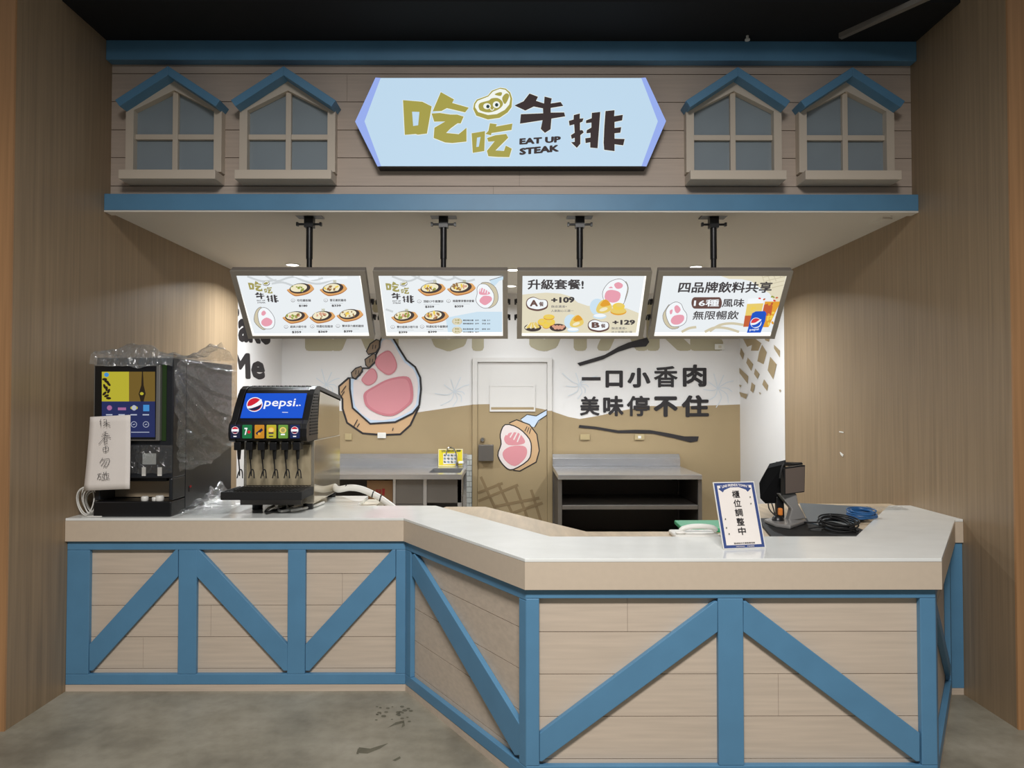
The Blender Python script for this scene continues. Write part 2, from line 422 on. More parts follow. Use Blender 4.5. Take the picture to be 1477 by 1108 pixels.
# ------------------------------------------------------------------ house windows
wx = [-2.035, -1.347, 1.363, 2.049]
wlab = ['outer house shaped window with blue roof beside the dark wood wall on the duct free side',
        'house shaped window with blue roof between the outer window and the lit sign',
        'house shaped window with blue roof next to the lit sign, below the ceiling sprinkler',
        'outer house shaped window with blue roof above the ceiling access hatch']
wlab[0] = 'house shaped window with blue roof at the far end from the ceiling conduit'
def house_window(x):
    r = thing('house_window', wlab[0], 'window', (x, 4.33, 2.915), 'house shaped windows on the fascia')
    hw, zb, zh, za, t = 0.29, 2.985, 3.372, 3.545, 0.047
    sl = (za - zh) / hw
    out = [(-hw, zb), (hw, zb), (hw, zh), (0, za), (-hw, zh)]
    inn = [(-hw + t, zb + 0.0), (hw - t, zb + 0.0), (hw - t, zh - 0.012), (0, za - 0.062), (-hw + t, zh - 0.012)]
    m = MB()
    for y0, y1 in ((4.272, 4.3295),):
        n = 5; vs = [V((x + p[0], y0, p[1])) for p in out] + [V((x + p[0], y0, p[1])) for p in inn] + [V((x + p[0], y1, p[1])) for p in out] + [V((x + p[0], y1, p[1])) for p in inn]
        fs = []
        for i in range(5):
            j = (i + 1) % 5
            fs += [(i, j, 5 + j, 5 + i), (10 + j, 10 + i, 15 + i, 15 + j), (j, i, 10 + i, 10 + j), (5 + i, 5 + j, 15 + j, 15 + i)]
        m.add(vs, fs, M_FRAMEC)
    fr_ = m.build('frame', r)
    MB().prism([(x + p[0], 4.318, p[1]) for p in inn], (0, 0.008, 0), M_GLASSY).build('pane', fr_)
    MB().box(x - 0.016, x + 0.016, 4.29, 4.3175, zb, za - 0.065, M_FRAMEC).build('muntin', fr_, bevel=0.002)
    for a, b in ((-hw + t, -0.0165), (0.0165, hw - t)):
        MB().box(x + a, x + b, 4.295, 4.3175, 3.19, 3.222, M_FRAMEC).build('muntin', fr_, bevel=0.002)
    MB().box(x - 0.287, x + 0.287, 4.19, 4.3295, 2.917, 2.972, M_FRAMEC).build('sill', r, bevel=0.003)
    for sg in (-1, 1):
        p = [(0, 3.593), (0.312 * sg, 3.388), (0.285 * sg, 3.350), (0, 3.538)]
        MB().prism([(x + a, 4.19, z) for a, z in p], (0, 0.139, 0), M_BLUE).build('roof_board', r, bevel=0.002)
    return r
w0 = house_window(wx[0])
for i in (1, 2, 3):
    c = copy_tree(w0); c.location = (wx[i], 4.33, 2.915); c['label'] = wlab[i]

# ------------------------------------------------------------------ lit sign
E_SIGN = emi('sign_face_light', (190, 216, 236), 1.0)
E_SIDE = emi('sign_edge_light', (150, 172, 236), 1.0)
E_OLIVE = emi('sign_olive', (164, 156, 72), 1.0); E_BROWN = emi('sign_brown', (52, 40, 40), 1.0)
E_HALO = emi('sign_halo', (240, 244, 236), 1.0); E_DARKG = emi('sign_dark_eye', (34, 58, 56), 1.0)
YS = 4.235
sg = thing('lightbox_sign', 'glowing hexagonal shop sign with olive and brown characters on the fascia', 'sign', (0, 4.33, 3.0))
hexo = [(512.2, 175.4), (541.6, 111.8), (931.3, 111.8), (960.7, 174.7), (932.6, 239.7), (544.3, 239.7)]
hx = [onY(x, y, YS) for x, y in hexo]
MB().prism([V((p.x, YS + 0.006, p.z)) for p in hx], (0, 4.3295 - YS - 0.006, 0), M_BLACK).build('sign_box', sg)
hin = [onY(x, y, YS) for x, y in [(525.7, 175), (549, 112.4), (925, 112.4), (948.9, 175), (925.5, 239.3), (549.5, 239.3)]]
sf_ = MB().prism([V((p.x, YS + 0.001, p.z)) for p in hin], (0, 0.0045, 0), E_SIGN).build('sign_face', sg)
for idx in ((5, 0, 1), (2, 3, 4)):
    m = MB(); o_ = [hx[i] for i in idx]; n_ = [hin[i] for i in idx]
    for k in (0, 1):
        m.prism([V((p.x, YS, p.z)) for p in (o_[k], o_[k + 1], n_[k + 1], n_[k])], (0, 0.0055, 0), E_SIDE)
    m.build('end_strip', sg)
cv = Canvas((0, YS, 0), (0, -1, 0), lift=0.0004, step=0.00015)
# the characters, drawn as cut-out shapes in units of their own
L1 = {'kou': [[(88, 230), (305, 248), (410, 300), (357, 605), (255, 618), (230, 610), (108, 620)], [(190, 360), (272, 362), (258, 512), (202, 520)]],
      'qi': [[(512, 140), (660, 222), (640, 262), (826, 315), (785, 368), (580, 320), (520, 352), (420, 356)],
             [(408, 380), (500, 374), (620, 392), (695, 392), (768, 415), (735, 492), (700, 490), (625, 545), (572, 598), (712, 612), (800, 540), (800, 695), (640, 712), (560, 705), (432, 655), (440, 540), (560, 470), (438, 472)]],
      'kou2': [[(857, 602), (1008, 577), (1000, 802), (870, 822)], [(918, 652), (958, 643), (938, 752), (910, 757)]],
      'qi2': [[(1062, 490), (1140, 500), (1130, 527), (1315, 493), (1305, 565), (1080, 600), (1075, 625), (1012, 610), (1045, 575)],
              [(1030, 655), (1120, 625), (1245, 610), (1268, 652), (1125, 795), (1220, 800), (1240, 740), (1308, 775), (1280, 870), (1150, 868), (1045, 860), (1028, 800), (1115, 692), (1045, 697)]]}
STEAK = [[(1178, 92), (1240, 102), (1290, 145), (1312, 215), (1305, 310), (1260, 370), (1170, 430), (1040, 448), (910, 405), (875, 330), (885, 270), (915, 225), (1040, 180), (1085, 125)],
         [(1175, 103), (1235, 115), (1275, 155), (1292, 215), (1280, 280), (1230, 340), (1140, 388), (1040, 398), (930, 365), (895, 310), (900, 275), (925, 238), (1045, 190), (1095, 135)],
         [(935, 290), (960, 260), (1050, 235), (1080, 212), (1150, 208), (1200, 245), (1205, 290), (1150, 340), (1050, 370), (960, 350), (940, 325)],
         [(1115, 168), (1160, 145), (1195, 145), (1195, 170), (1175, 185)], [(1240, 157), (1272, 165), (1275, 200), (1240, 270), (1215, 262), (1200, 205)]]
NIU = [(93, 293), (195, 245), (262, 158), (358, 195), (335, 240), (425, 270), (430, 192), (512, 213), (500, 270), (612, 253), (640, 298), (500, 320), (500, 372), (650, 370), (662, 415), (508, 440), (498, 560), (435, 600), (388, 555), (408, 458), (155, 497), (165, 390), (415, 380), (412, 325), (310, 305), (215, 350)]
PAI = [[(758, 400), (826, 382), (826, 440), (868, 436), (855, 475), (828, 485), (828, 570), (855, 568), (870, 595), (832, 625), (832, 722), (792, 768), (728, 705), (768, 700), (768, 655), (735, 668), (725, 625), (768, 598), (762, 505), (710, 518), (702, 465), (755, 450)],
       [(960, 375), (1055, 365), (1025, 772), (942, 765), (942, 705), (890, 715), (886, 660), (945, 652), (945, 600), (900, 605), (903, 570), (955, 540), (955, 485), (895, 492), (895, 460), (958, 435)],
       [(1113, 355), (1215, 345), (1210, 412), (1308, 397), (1300, 460), (1215, 478), (1215, 545), (1290, 535), (1280, 598), (1215, 605), (1215, 665), (1328, 668), (1312, 740), (1215, 728), (1215, 805), (1098, 790), (1092, 710), (1100, 530)]]
cv.at(7.774, 570, 115)
def halo(c, p, mt, wd=14): c.line(p, wd, mt, closed=True)
for k in ('kou', 'qi', 'kou2', 'qi2'):
    for p in (L1[k] if k[0] == 'q' else L1[k][:1]): halo(cv, p, E_HALO)
halo(cv, STEAK[0], E_HALO)
for k in ('kou', 'qi', 'kou2', 'qi2'):
    a, b = L1[k]; cv.poly(a, E_OLIVE); cv.poly(b, E_OLIVE if k[0] == 'q' else E_SIGN)
cv.poly(STEAK[0], E_OLIVE); cv.poly(STEAK[1], E_HALO)
for p in STEAK[2:]: cv.poly(p, E_OLIVE, 3)
cv.ell(1030, 300, 42, 34, E_HALO); cv.ell(1040, 303, 19, 20, E_DARKG); cv.ell(1135, 283, 40, 38, E_HALO); cv.ell(1138, 285, 19, 20, E_DARKG)
cv.line([(1064, 322), (1074, 340), (1088, 346), (1102, 338), (1108, 322)], 9, E_HALO)
cv.at(7.774, 730, 115)
halo(cv, NIU, E_HALO)
for p in PAI: halo(cv, p, E_HALO)
cv.poly(NIU, E_BROWN)
for p in PAI: cv.poly(p, E_BROWN)
cv.text('EAT UP', (148, 733), (613, 706), 72, E_BROWN, 0.06, tl=(150, 662)); cv.text('STEAK', (148, 850), (590, 810), 78, E_BROWN, 0.06, tl=(150, 772))
cv.build('sign_lettering', sf_)

# ------------------------------------------------------------------ ceiling downlights over the kitchen
E_LAMP = emi('lamp_disc', (255, 252, 244), 6.0)
def downlight(x, y, e, label):
    r = thing('downlight', label, 'lamp', (x, y, ZS), 'recessed downlights over the kitchen')
    m = MB(); m.lathe([(0.052, -0.0005), (0.066, -0.0005), (0.064, -0.007), (0.052, -0.007), (0.05, -0.003)], (x, y, ZS), M_WPLAST); m.build('trim_ring', r, smooth=True)
    MB().cyl((x, y, ZS - 0.001), (x, y, ZS - 0.004), 0.049, E_LAMP).build('diffuser', r)
    d = bpy.data.lights.new('downlight_lamp', 'AREA'); d.shape = 'DISK'; d.size = 0.09; d.energy = e; d.color = (0.92, 0.97, 1.0); d.spread = math.radians(150)
    o = bpy.data.objects.new('downlight_lamp', d); COL.objects.link(o); o.parent = r; o.location = (0, 0, -0.012)
    return r
downlight(-1.837, 5.99, 38, 'bright recessed ceiling downlight showing just above the first menu screen')
downlight(0.03, 6.22, 29, 'upper recessed downlight in the gap between the second and third menu screens')
downlight(0.015, 7.1, 5, 'lower recessed downlight deep in the gap between the second and third menu screens')
downlight(1.6, 6.07, 36, 'recessed downlight hidden above the drinks menu screen')

# ------------------------------------------------------------------ menu screens
E_W = emi('screen_white', (238, 242, 245), 1.05); E_BG = emi('screen_pale_grey', (234, 239, 242), 1.0); E_EDGE = emi('screen_edge_glow', (255, 253, 244), 1.25)
E_G1 = emi('screen_grey_vein', (205, 210, 212), 1.0); E_CREAM = emi('screen_cream', (226, 218, 192), 1.0); E_CREAM2 = emi('screen_cream_dark', (208, 198, 170), 1.0)
E_K = emi('screen_charcoal', (66, 62, 64), 1.0); E_GR = emi('screen_grey_text', (120, 118, 120), 1.0); E_OL = emi('screen_olive', (164, 156, 92), 1.0)
E_WOODP = emi('screen_wood_platter', (222, 166, 104), 1.0); E_WOODS = emi('screen_wood_shade', (176, 112, 60), 1.0); E_IRON = emi('screen_iron', (70, 60, 58), 1.0)
E_FOOD = [emi('screen_food_cream', (240, 232, 200), 1.0), emi('screen_food_brown', (150, 110, 66), 1.0), emi('screen_food_yellow', (238, 206, 84), 1.0), emi('screen_food_green', (150, 160, 70), 1.0), emi('screen_food_pink', (216, 160, 136), 1.0)]
E_PK = emi('screen_pink', (232, 160, 176), 1.0); E_PK2 = emi('screen_pink_deep', (222, 132, 156), 1.0)
E_BLU = emi('screen_blue', (28, 84, 196), 1.0); E_RD = emi('screen_red', (214, 62, 70), 1.0); E_AMB = emi('screen_amber', (226, 160, 50), 1.0); E_RUST = emi('screen_rust', (196, 96, 56), 1.0)
E_BR = emi('screen_brown', (104, 76, 70), 1.0); E_ICE = emi('screen_icy', (204, 226, 240), 1.0); E_YEL = emi('screen_lemon', (232, 204, 110), 1.0)
YT, YBt, ZTt, ZBt = 4.08, 4.378, 2.349, 1.985
TV_N = V((0, -(ZTt - ZBt), -(YBt - YT))).normalized()
TV_D = V((0, YBt - YT, ZBt - ZTt)).normalized()   # down the screen
tvx = [-1.222, -0.400, 0.434, 1.249]; tvw = 0.778
pole_x = [-1.245, -0.411, 0.437, 1.271]
tvlab = ['menu screen with five hotplate dishes and olive shop logo, nearest the black dispensers',
         'menu screen with four hotplate dishes and a fork drawing at its upper corner',
         'menu screen for A and B meal sets on a cream background',
         'drinks menu screen with blue can and two iced glasses']
def tv(i):
    x = tvx[i]; H = math.hypot(YBt - YT, ZTt - ZBt); top = V((x, YT, ZTt)); up = -TV_D
    r = thing('menu_screen', tvlab[i], 'screen', (pole_x[i], 4.40, ZS), 'ceiling hung menu screens')
    M = Matrix(((1, TV_N.x, up.x, x), (0, TV_N.y, up.y, YT), (0, TV_N.z, up.z, ZTt), (0, 0, 0, 1)))   # local: x right, y toward viewer, z up the screen, origin top centre
    hw = tvw / 2; b = 0.03
    MB().box(-hw, hw, -0.045, -0.006, -H, 0, M_HOUS, M).build('housing', r, bevel=0.004)
    m = MB()
    m.box(-hw, hw, -0.0058, 0.006, -b, 0, M_TVFR, M).box(-hw, hw, -0.0058, 0.006, -H, -H + b * 0.62, M_TVFR, M)
    m.box(-hw, -hw + b, -0.0058, 0.006, -H + b * 0.62, -b, M_TVFR, M).box(hw - b, hw, -0.0058, 0.006, -H + b * 0.62, -b, M_TVFR, M)
    m.build('bezel', r)
    pl_ = MB().box(-hw + b, hw - b, -0.0056, 0.0, -H + b * 0.62, -b, E_EDGE, M).build('screen_panel', r)
    # mount
    px = pole_x[i]; zc = (ZTt + ZBt) / 2
    MB().box(px - 0.08, px + 0.08, 4.348, 4.452, ZS - 0.008, ZS, M_BLACK).build('ceiling_plate', r, bevel=0.002)
    m = MB().box(px - 0.028, px + 0.028, 4.375, 4.425, ZS - 0.075, ZS - 0.0085, M_BLACK); m.cyl((px - 0.075, 4.39, ZS - 0.055), (px + 0.075, 4.39, ZS - 0.055), 0.007, M_BLACK, 12)
    m.box(px - 0.078, px - 0.066, 4.378, 4.402, ZS - 0.066, ZS - 0.044, M_BLACK).box(px + 0.066, px + 0.078, 4.378, 4.402, ZS - 0.066, ZS - 0.044, M_BLACK)
    m.build('tilt_clamp', r)
    m = MB().cyl((px, 4.40, ZS - 0.075), (px, 4.40, ZS - 0.27), 0.0205, M_BLACK); m.cyl((px, 4.40, ZS - 0.27), (px, 4.40, zc + 0.0), 0.017, M_BLACK)
    m.build('pole', r, smooth=True)
    c = top + TV_D * (H / 2) - TV_N * 0.046
    MB().box(px - 0.09, px + 0.09, c.y + 0.012, 4.395, zc - 0.03, zc + 0.03, M_BLACK).build('mount_arm', r)
    m = MB()
    for t in (0.235, 0.345):
        m.box(-hw - 0.008, hw + 0.008, -0.062, -0.0455, -t - 0.011, -t + 0.011, M_BLACK, M)
        for s in (-1, 1): m.box(s * (hw + 0.010) - 0.006, s * (hw + 0.010) + 0.006, -0.066, -0.03, -t - 0.012, -t + 0.006, M_BLACK, M)
    m.build('mounting_rails', r)
    return pl_, Canvas(top + TV_N * 0.0002, TV_N, lift=0.0002, step=0.00012)
def rrect(x0, y0, x1, y1, sk=0, ty=0): return [(x0, y0), (x1, y0), (x1 + sk, y1), (x0 + sk, y1)]
def plate(c, cx, cy, s, kind, rot=-0.12):
    r0 = random.Random(int(cx * 7 + cy))
    c.poly([(cx - 108 * s, cy + 8 * s), (cx - 92 * s, cy - 4 * s), (cx + 60 * s, cy - 46 * s), (cx + 104 * s, cy - 18 * s), (cx + 108 * s, cy), (cx + 60 * s, cy + 34 * s), (cx - 20 * s, cy + 52 * s), (cx - 60 * s, cy + 46 * s)], E_WOODS, 3)
    c.poly([(cx - 106 * s, cy + 4 * s), (cx - 92 * s, cy - 8 * s), (cx + 60 * s, cy - 48 * s), (cx + 104 * s, cy - 22 * s), (cx + 106 * s, cy - 4 * s), (cx + 60 * s, cy + 26 * s), (cx - 20 * s, cy + 44 * s), (cx - 60 * s, cy + 38 * s)], E_WOODP, 3)
    c.ell(cx - 4 * s, cy - 12 * s, 86 * s, 42 * s, E_IRON, rot)
    c.ell(cx - 14 * s, cy - 16 * s, 68 * s, 32 * s, E_FOOD[0], rot)
    pal = {0: [0, 3, 0, 3], 1: [0, 1, 0, 1, 2], 2: [3, 1, 0, 4, 3], 3: [4, 1, 4, 0], 4: [2, 1, 3, 1, 0], 5: [1, 4, 1, 2]}[kind]
    for k in range(16):
        a = r0.random() * 6.28; q = r0.random() ** 0.5
        c.ell(cx - 14 * s + 58 * s * q * math.cos(a), cy - 16 * s + 24 * s * q * math.sin(a), (8 + 12 * r0.random()) * s, (5 + 6 * r0.random()) * s, E_FOOD[pal[k % len(pal)]], r0.random() * 3, 8)
def slice_drawing(c, pts, crust, pinks, ol, wd=4):
    c.poly(crust, E_CREAM2, 3); c.line(crust, wd, ol, True, 3); c.poly(pts, E_W, 3); c.line(pts, wd, ol, True, 3)
    for p in pinks: c.poly(p, E_PK, 3)
def menu_logo(c, ox, oy, s, lean):
    """shop logo as on the screens: two olive characters above, two dark below; s = size, lean = x shift per y"""
    def q(x0, y0, x1, y1): return ((ox + x0 * s + y0 * lean, oy + y0 * s), (ox + x1 * s + y0 * lean, oy + y0 * s), (ox + x0 * s + y1 * lean, oy + y1 * s))
    for k in ('kou', 'qi'):
        c.shape(L1[k][0], (88, 140, 826, 712), q(0, 0, 118, 90), E_OL); c.shape(L1[k][1], (88, 140, 826, 712), q(0, 0, 118, 90), E_OL if k == 'qi' else E_BG)
    for k in ('kou2', 'qi2'):
        c.shape(L1[k][0], (857, 490, 1315, 870), q(128, 52, 200, 108), E_OL); c.shape(L1[k][1], (857, 490, 1315, 870), q(128, 52, 200, 108), E_OL if k == 'qi2' else E_BG)
    for j, p in enumerate(STEAK): c.shape(p, (875, 92, 1312, 448), q(126, -8, 192, 42), (E_GR, E_W, E_OL, E_OL, E_OL)[j])
    c.shape(NIU, (93, 158, 662, 600), q(38, 96, 122, 158), E_K)
    for p in PAI: c.shape(p, (702, 345, 1328, 805), q(134, 118, 236, 188), E_K)
    a = ox + 46 * s + 174 * lean; c.text('EAT UP', (a, oy + 174 * s), (a + 72 * s, oy + 174 * s), 11 * s, E_K, 0.03)
    a = ox + 46 * s + 192 * lean; c.text('STEAK', (a, oy + 192 * s), (a + 72 * s, oy + 192 * s), 11 * s, E_K, 0.03)
def item(c, x, y, name, wd, price, pw, no='A'):
    c.ell(x - 34, y - 10, 17, 14, E_GR); c.ell(x - 34, y - 11, 14, 11, E_W); c.text(no, (x - 38, y - 5), (x - 30, y - 5), 11, E_K, 0.02)
    c.text(name, (x, y), (x + wd, y), 21, E_K, 0.02); c.line([(x + 2, y + 14), (x + wd * 0.8, y + 14)], 4, E_G1)
    c.text(price, (x + 14, y + 44), (x + 14 + pw, y + 44), 20, E_K, 0.045)
def push(c, x, y): c.text('推', (x, y), (x + 30, y), 26, E_OL, 0.0)

r, c = tv(0); c.at(5.68, 325, 300)
c.poly([(84, 545), (1095, 543), (1190, 1023), (236, 1030)], E_BG)
for p in ([(330, 555), (420, 600), (520, 570), (640, 560), (720, 590), (800, 575)], [(540, 545), (650, 600), (780, 620), (950, 560), (1090, 550)], [(380, 620), (470, 610), (560, 640)], [(180, 560), (300, 600), (420, 590)]): c.line(p, 16, E_G1, sm=4)
for p in ([(560, 550), (680, 580), (760, 570)], [(780, 600), (900, 575), (1000, 570)]): c.line(p, 22, E_W, sm=4)
menu_logo(c, 182, 598, 0.94, 0.2)
slice_drawing(c, [(300, 815), (350, 825), (400, 890), (405, 950), (380, 985), (320, 985), (280, 940), (268, 860)], [(270, 820), (300, 815), (290, 900), (330, 985), (300, 990), (240, 930), (245, 860)],
              [[(300, 850), (320, 838), (335, 860), (315, 880), (298, 872)], [(300, 920), (340, 895), (385, 920), (375, 955), (330, 968), (300, 950)]], E_GR)
plate(c, 617, 668, 1.0, 0); plate(c, 888, 665, 1.0, 1); plate(c, 578, 892, 0.95, 2); plate(c, 798, 888, 0.95, 3); plate(c, 1024, 872, 0.98, 1)
push(c, 886, 604); push(c, 792, 838)
item(c, 594, 756, '吃吃鐵板麵', 112, '$180', 70); item(c, 862, 754, '雪花嫩煎雞排', 132, '$339', 76); item(c, 538, 970, '經典沙朗牛排', 132, '$359', 76); item(c, 752, 966, '特選松阪豬排', 134, '$369', 76); item(c, 962, 962, '雙拼菲力嫩煎雞排', 176, '$399', 70)
c.build('screen_image', r)

r, c = tv(1); c.at(5.68, 530, 300)
c.poly([(92, 542), (1106, 542), (1106, 1018), (160, 1022)], E_BG)
for p in ([(200, 560), (330, 600), (430, 560)], [(360, 550), (480, 600), (560, 590)], [(540, 550), (650, 590), (720, 570)], [(860, 930), (960, 860), (1090, 880)], [(700, 560), (800, 600), (880, 585)], [(150, 830), (210, 850)]): c.line(p, 16, E_G1, sm=4)
c.poly([(640, 900), (900, 850), (1104, 850), (1104, 1016), (660, 1018)], E_ICE, 0)
menu_logo(c, 146, 602, 0.94, 0.1)
plate(c, 527, 666, 1.02, 4); plate(c, 770, 660, 1.04, 5); plate(c, 306, 890, 0.98, 2); plate(c, 556, 888, 1.0, 5)
push(c, 540, 608); push(c, 780, 604); push(c, 308, 842)
item(c, 460, 766, '頂級CP牛雞雙拼', 164, '$359', 74); item(c, 700, 762, '豬雞雙享雙拼套餐', 176, '$359', 74); item(c, 244, 974, '雙份經典沙朗牛排', 172, '$399', 72); item(c, 484, 970, '特選松阪牛豬雙拼', 176, '$399', 72)
c.poly([(1000, 580), (1060, 562), (1112, 545), (1112, 575), (1080, 585), (1045, 625), (1020, 620)], E_ICE); c.line([(1000, 580), (1060, 562), (1112, 545)], 5, E_GR)
slice_drawing(c, [(930, 610), (985, 620), (1035, 690), (1030, 760), (990, 805), (935, 800), (890, 750), (900, 690), (900, 640)], [(930, 605), (990, 598), (1050, 640), (1072, 720), (1050, 780), (990, 808), (1030, 740), (1000, 640)],
              [[(915, 690), (930, 640), (990, 670), (1005, 690), (960, 700)], [(918, 745), (950, 708), (1010, 712), (1018, 745), (970, 782), (935, 770)]], E_GR)
for k in range(4): c.line([(935 + 18 * k, 632 + 8 * k), (922 + 20 * k, 672 + 6 * k)], 7, E_W)
for y, a, b in ((916, '加價', '升級'), (988, '單點', '系列')):
    c.ell(736, y, 42, 30, E_CREAM2); c.ell(736, y, 30, 30, E_CREAM); c.text(a, (716, y - 4), (756, y - 4), 16, E_OL, 0.02); c.text(b, (716, y + 18), (756, y + 18), 16, E_OL, 0.02)
for y, a, b, d, e in ((912, '鐵板麵加量', '$39', '白飯', '$15'), (938, '嫩煎雞腿排', '$99', '荷包蛋', '$20'), (982, '酥皮濃湯套餐', '$99', '鐵板時蔬', '$59'), (1006, '冰火菠蘿油', '$69', '', '')):
    c.text(a, (784, y), (870, y), 13, E_K, 0.02); c.text(b, (884, y), (914, y), 12, E_K, 0.02)
    if d: c.text(d, (940, y), (972, y), 13, E_K, 0.02); c.text(e, (982, y), (1006, y), 12, E_K, 0.02)
c.build('screen_image', r)

r, c = tv(2); c.at(5.68, 735, 300)
c.poly([(94, 533), (1110, 530), (1036, 1022), (88, 1026)], E_BG)
c.poly([(92, 712), (160, 704), (300, 694), (420, 702), (500, 725), (560, 775), (640, 802), (740, 806), (860, 812), (960, 822), (1060, 862), (1036, 1022), (88, 1026)], E_CREAM)
c.text('升級套餐!', (148, 668), (608, 668), 84, E_K, 0.028)
def badge(ch, x0, y0, x1, y1):
    w_, h_ = x1 - x0, y1 - y0
    o = [(x0, y0 + .45 * h_), (x0 + .08 * w_, y0 + .15 * h_), (x0 + .3 * w_, y0), (x0 + .5 * w_, y0 + .08 * h_), (x0 + .65 * w_, y0 + .18 * h_), (x0 + .9 * w_, y0 + .2 * h_), (x1, y0 + .4 * h_), (x0 + .95 * w_, y0 + .75 * h_), (x0 + .6 * w_, y0 + .95 * h_), (x0 + .3 * w_, y0 + .9 * h_), (x0 + .08 * w_, y0 + .75 * h_)]
    c.poly([(x, y + 8) for x, y in o], E_BR, 3); c.poly(o, E_BR, 3)
    cx, cy = (x0 + x1) / 2, (y0 + y1) / 2; c.poly([(cx + (x - cx) * .92, cy + (y - cy) * .88 - 1) for x, y in o], E_W, 3)
    c.text(ch, (x0 + 32, y0 + .68 * h_), (x0 + 98, y0 + .68 * h_), .46 * h_, E_BR, 0.05); c.text('餐', (x0 + 108, y0 + .68 * h_), (x0 + 146, y0 + .68 * h_), .33 * h_, E_BR, 0.02)
badge('A', 134, 728, 314, 842); badge('B', 640, 912, 816, 1014)
c.text('+109', (340, 778), (532, 774), 48, E_K, 0.05); c.text('酥皮濃湯+', (342, 816), (470, 816), 20, E_GR, 0.01); c.text('人氣點心三選一', (340, 851), (524, 850), 20, E_GR, 0.01)
c.text('+129', (842, 956), (1028, 954), 40, E_K, 0.05); c.text('酥皮濃湯+', (836, 994), (960, 994), 20, E_GR, 0.01); c.text('冰火菠蘿油1個', (832, 1022), (1002, 1022), 17, E_GR, 0.01)
# snacks
for cx, cy, w_ in ((190, 978, 70), (396, 978, 68)): c.ell(cx, cy, w_, 32, E_IRON)
for k in range(9): c.line([(130 + 14 * k, 985 - 4 * (k % 3)), (176 + 4 * k, 935 + 3 * (k % 4))], 15, E_YEL if k % 3 else E_FOOD[0])
for cx, cy, w_, h_ in ((270, 930, 40, 28), (330, 930, 42, 30), (300, 960, 32, 22), (322, 888, 46, 20)): c.ell(cx, cy + 4, w_, h_, E_RUST); c.ell(cx, cy, w_, h_, E_FOOD[2]); c.ell(cx - 6, cy - 5, w_ * .5, h_ * .4, E_YEL)
for k in range(7): c.ell(362 + 13 * k, 966 + 14 * (k % 2), 14, 11, E_FOOD[4])
def soup(cx, cy, s):
    c.ell(cx - 30 * s, cy, 60 * s, 66 * s, E_ICE); c.ell(cx - 10 * s, cy + 76 * s, 54 * s, 22 * s, E_ICE); c.ell(cx - 10 * s, cy + 70 * s, 48 * s, 14 * s, E_W)
    c.poly([(cx - 40 * s, cy + 20 * s), (cx - 10 * s, cy - 40 * s), (cx + 40 * s, cy - 60 * s), (cx + 80 * s, cy - 20 * s), (cx + 84 * s, cy + 20 * s), (cx + 40 * s, cy + 46 * s), (cx - 20 * s, cy + 50 * s)], E_YEL, 3)
    c.poly([(cx - 6 * s, cy - 20 * s), (cx + 36 * s, cy - 60 * s), (cx + 76 * s, cy - 20 * s), (cx + 40 * s, cy - 6 * s), (cx + 10 * s, cy - 2 * s)], E_AMB, 3)
    c.ell(cx + 20 * s, cy + 20 * s, 34 * s, 14 * s, E_FOOD[0], -.3)
soup(528, 926, 0.9)
slice_drawing(c, [(890, 576), (935, 590), (965, 640), (950, 720), (920, 790), (800, 790), (762, 720), (770, 660), (820, 600)], [(940, 600), (972, 650), (950, 740), (925, 790), (905, 780)],
              [[(855, 620), (890, 602), (926, 622), (915, 650), (875, 655)], [(790, 680), (840, 665), (905, 690), (895, 750), (840, 770), (780, 740)], [(810, 650), (830, 638), (845, 650)]], E_GR)
soup(748, 804, 1.02)
c.ell(890, 842, 66, 30, E_AMB); c.ell(890, 834, 64, 26, E_YEL); c.ell(892, 800, 50, 30, E_FOOD[2]); c.ell(900, 790, 28, 16, E_YEL)
c.build('screen_image', r)

r, c = tv(3); c.at(5.68, 925, 300)
c.poly([(186, 526), (1196, 526), (1070, 1020), (100, 1020)], E_BG)
c.poly([(626, 527), (1196, 527), (1120, 820), (1050, 700), (950, 640), (900, 600), (820, 584), (720, 582), (660, 560)], E_CREAM)
for k in range(4): c.line([(985 + 50 * k, 545 + 4 * k), (1055 + 40 * k - 30, 640 - 30 * k + 20)], 7, E_CREAM2)
for k in range(4): c.line([(990 + 26 * k, 580 + 28 * k - 10), (1180 - 4 * k, 528 + 34 * k)], 7, E_CREAM2)
for p in ([(560, 1010), (640, 960), (740, 945), (850, 960)], [(520, 1015), (600, 980), (700, 985), (800, 1015)], [(330, 1015), (390, 985), (450, 975)]): c.line(p, 20, E_CREAM2, sm=5)
c.text('四品牌飲料共享', (297, 695), (1062, 694), 92, E_K, 0.026, tl=(314, 604))
c.poly([(636 + 24 * math.cos(a) * 1 + 6 * 0, 777 - 47 * math.sin(a)) for a in [-1.57 + k * .314 for k in range(11)]] + [(438 - 28 * math.cos(a), 777 - 47 * math.sin(a)) for a in [1.57 - k * .314 for k in range(11)]], E_BR)
c.text('16種', (428, 806), (634, 806), 58, E_W, 0.02, tl=(434, 748)); c.text('風味', (657, 811), (838, 811), 68, E_K, 0.018, tl=(668, 742)); c.text('無限暢飲', (416, 914), (790, 912), 70, E_K, 0.015, tl=(430, 842))
slice_drawing(c, [(280, 768), (325, 785), (345, 830), (372, 870), (365, 930), (320, 965), (250, 968), (215, 920), (200, 850), (230, 795)], [(230, 790), (205, 820), (175, 880), (195, 950), (250, 990), (310, 975), (250, 955), (205, 880)],
              [[(270, 810), (295, 795), (322, 830), (300, 860), (278, 850)], [(233, 840), (255, 830), (250, 862), (236, 868)], [(240, 920), (270, 880), (340, 875), (348, 915), (310, 950), (260, 950)]], E_GR)
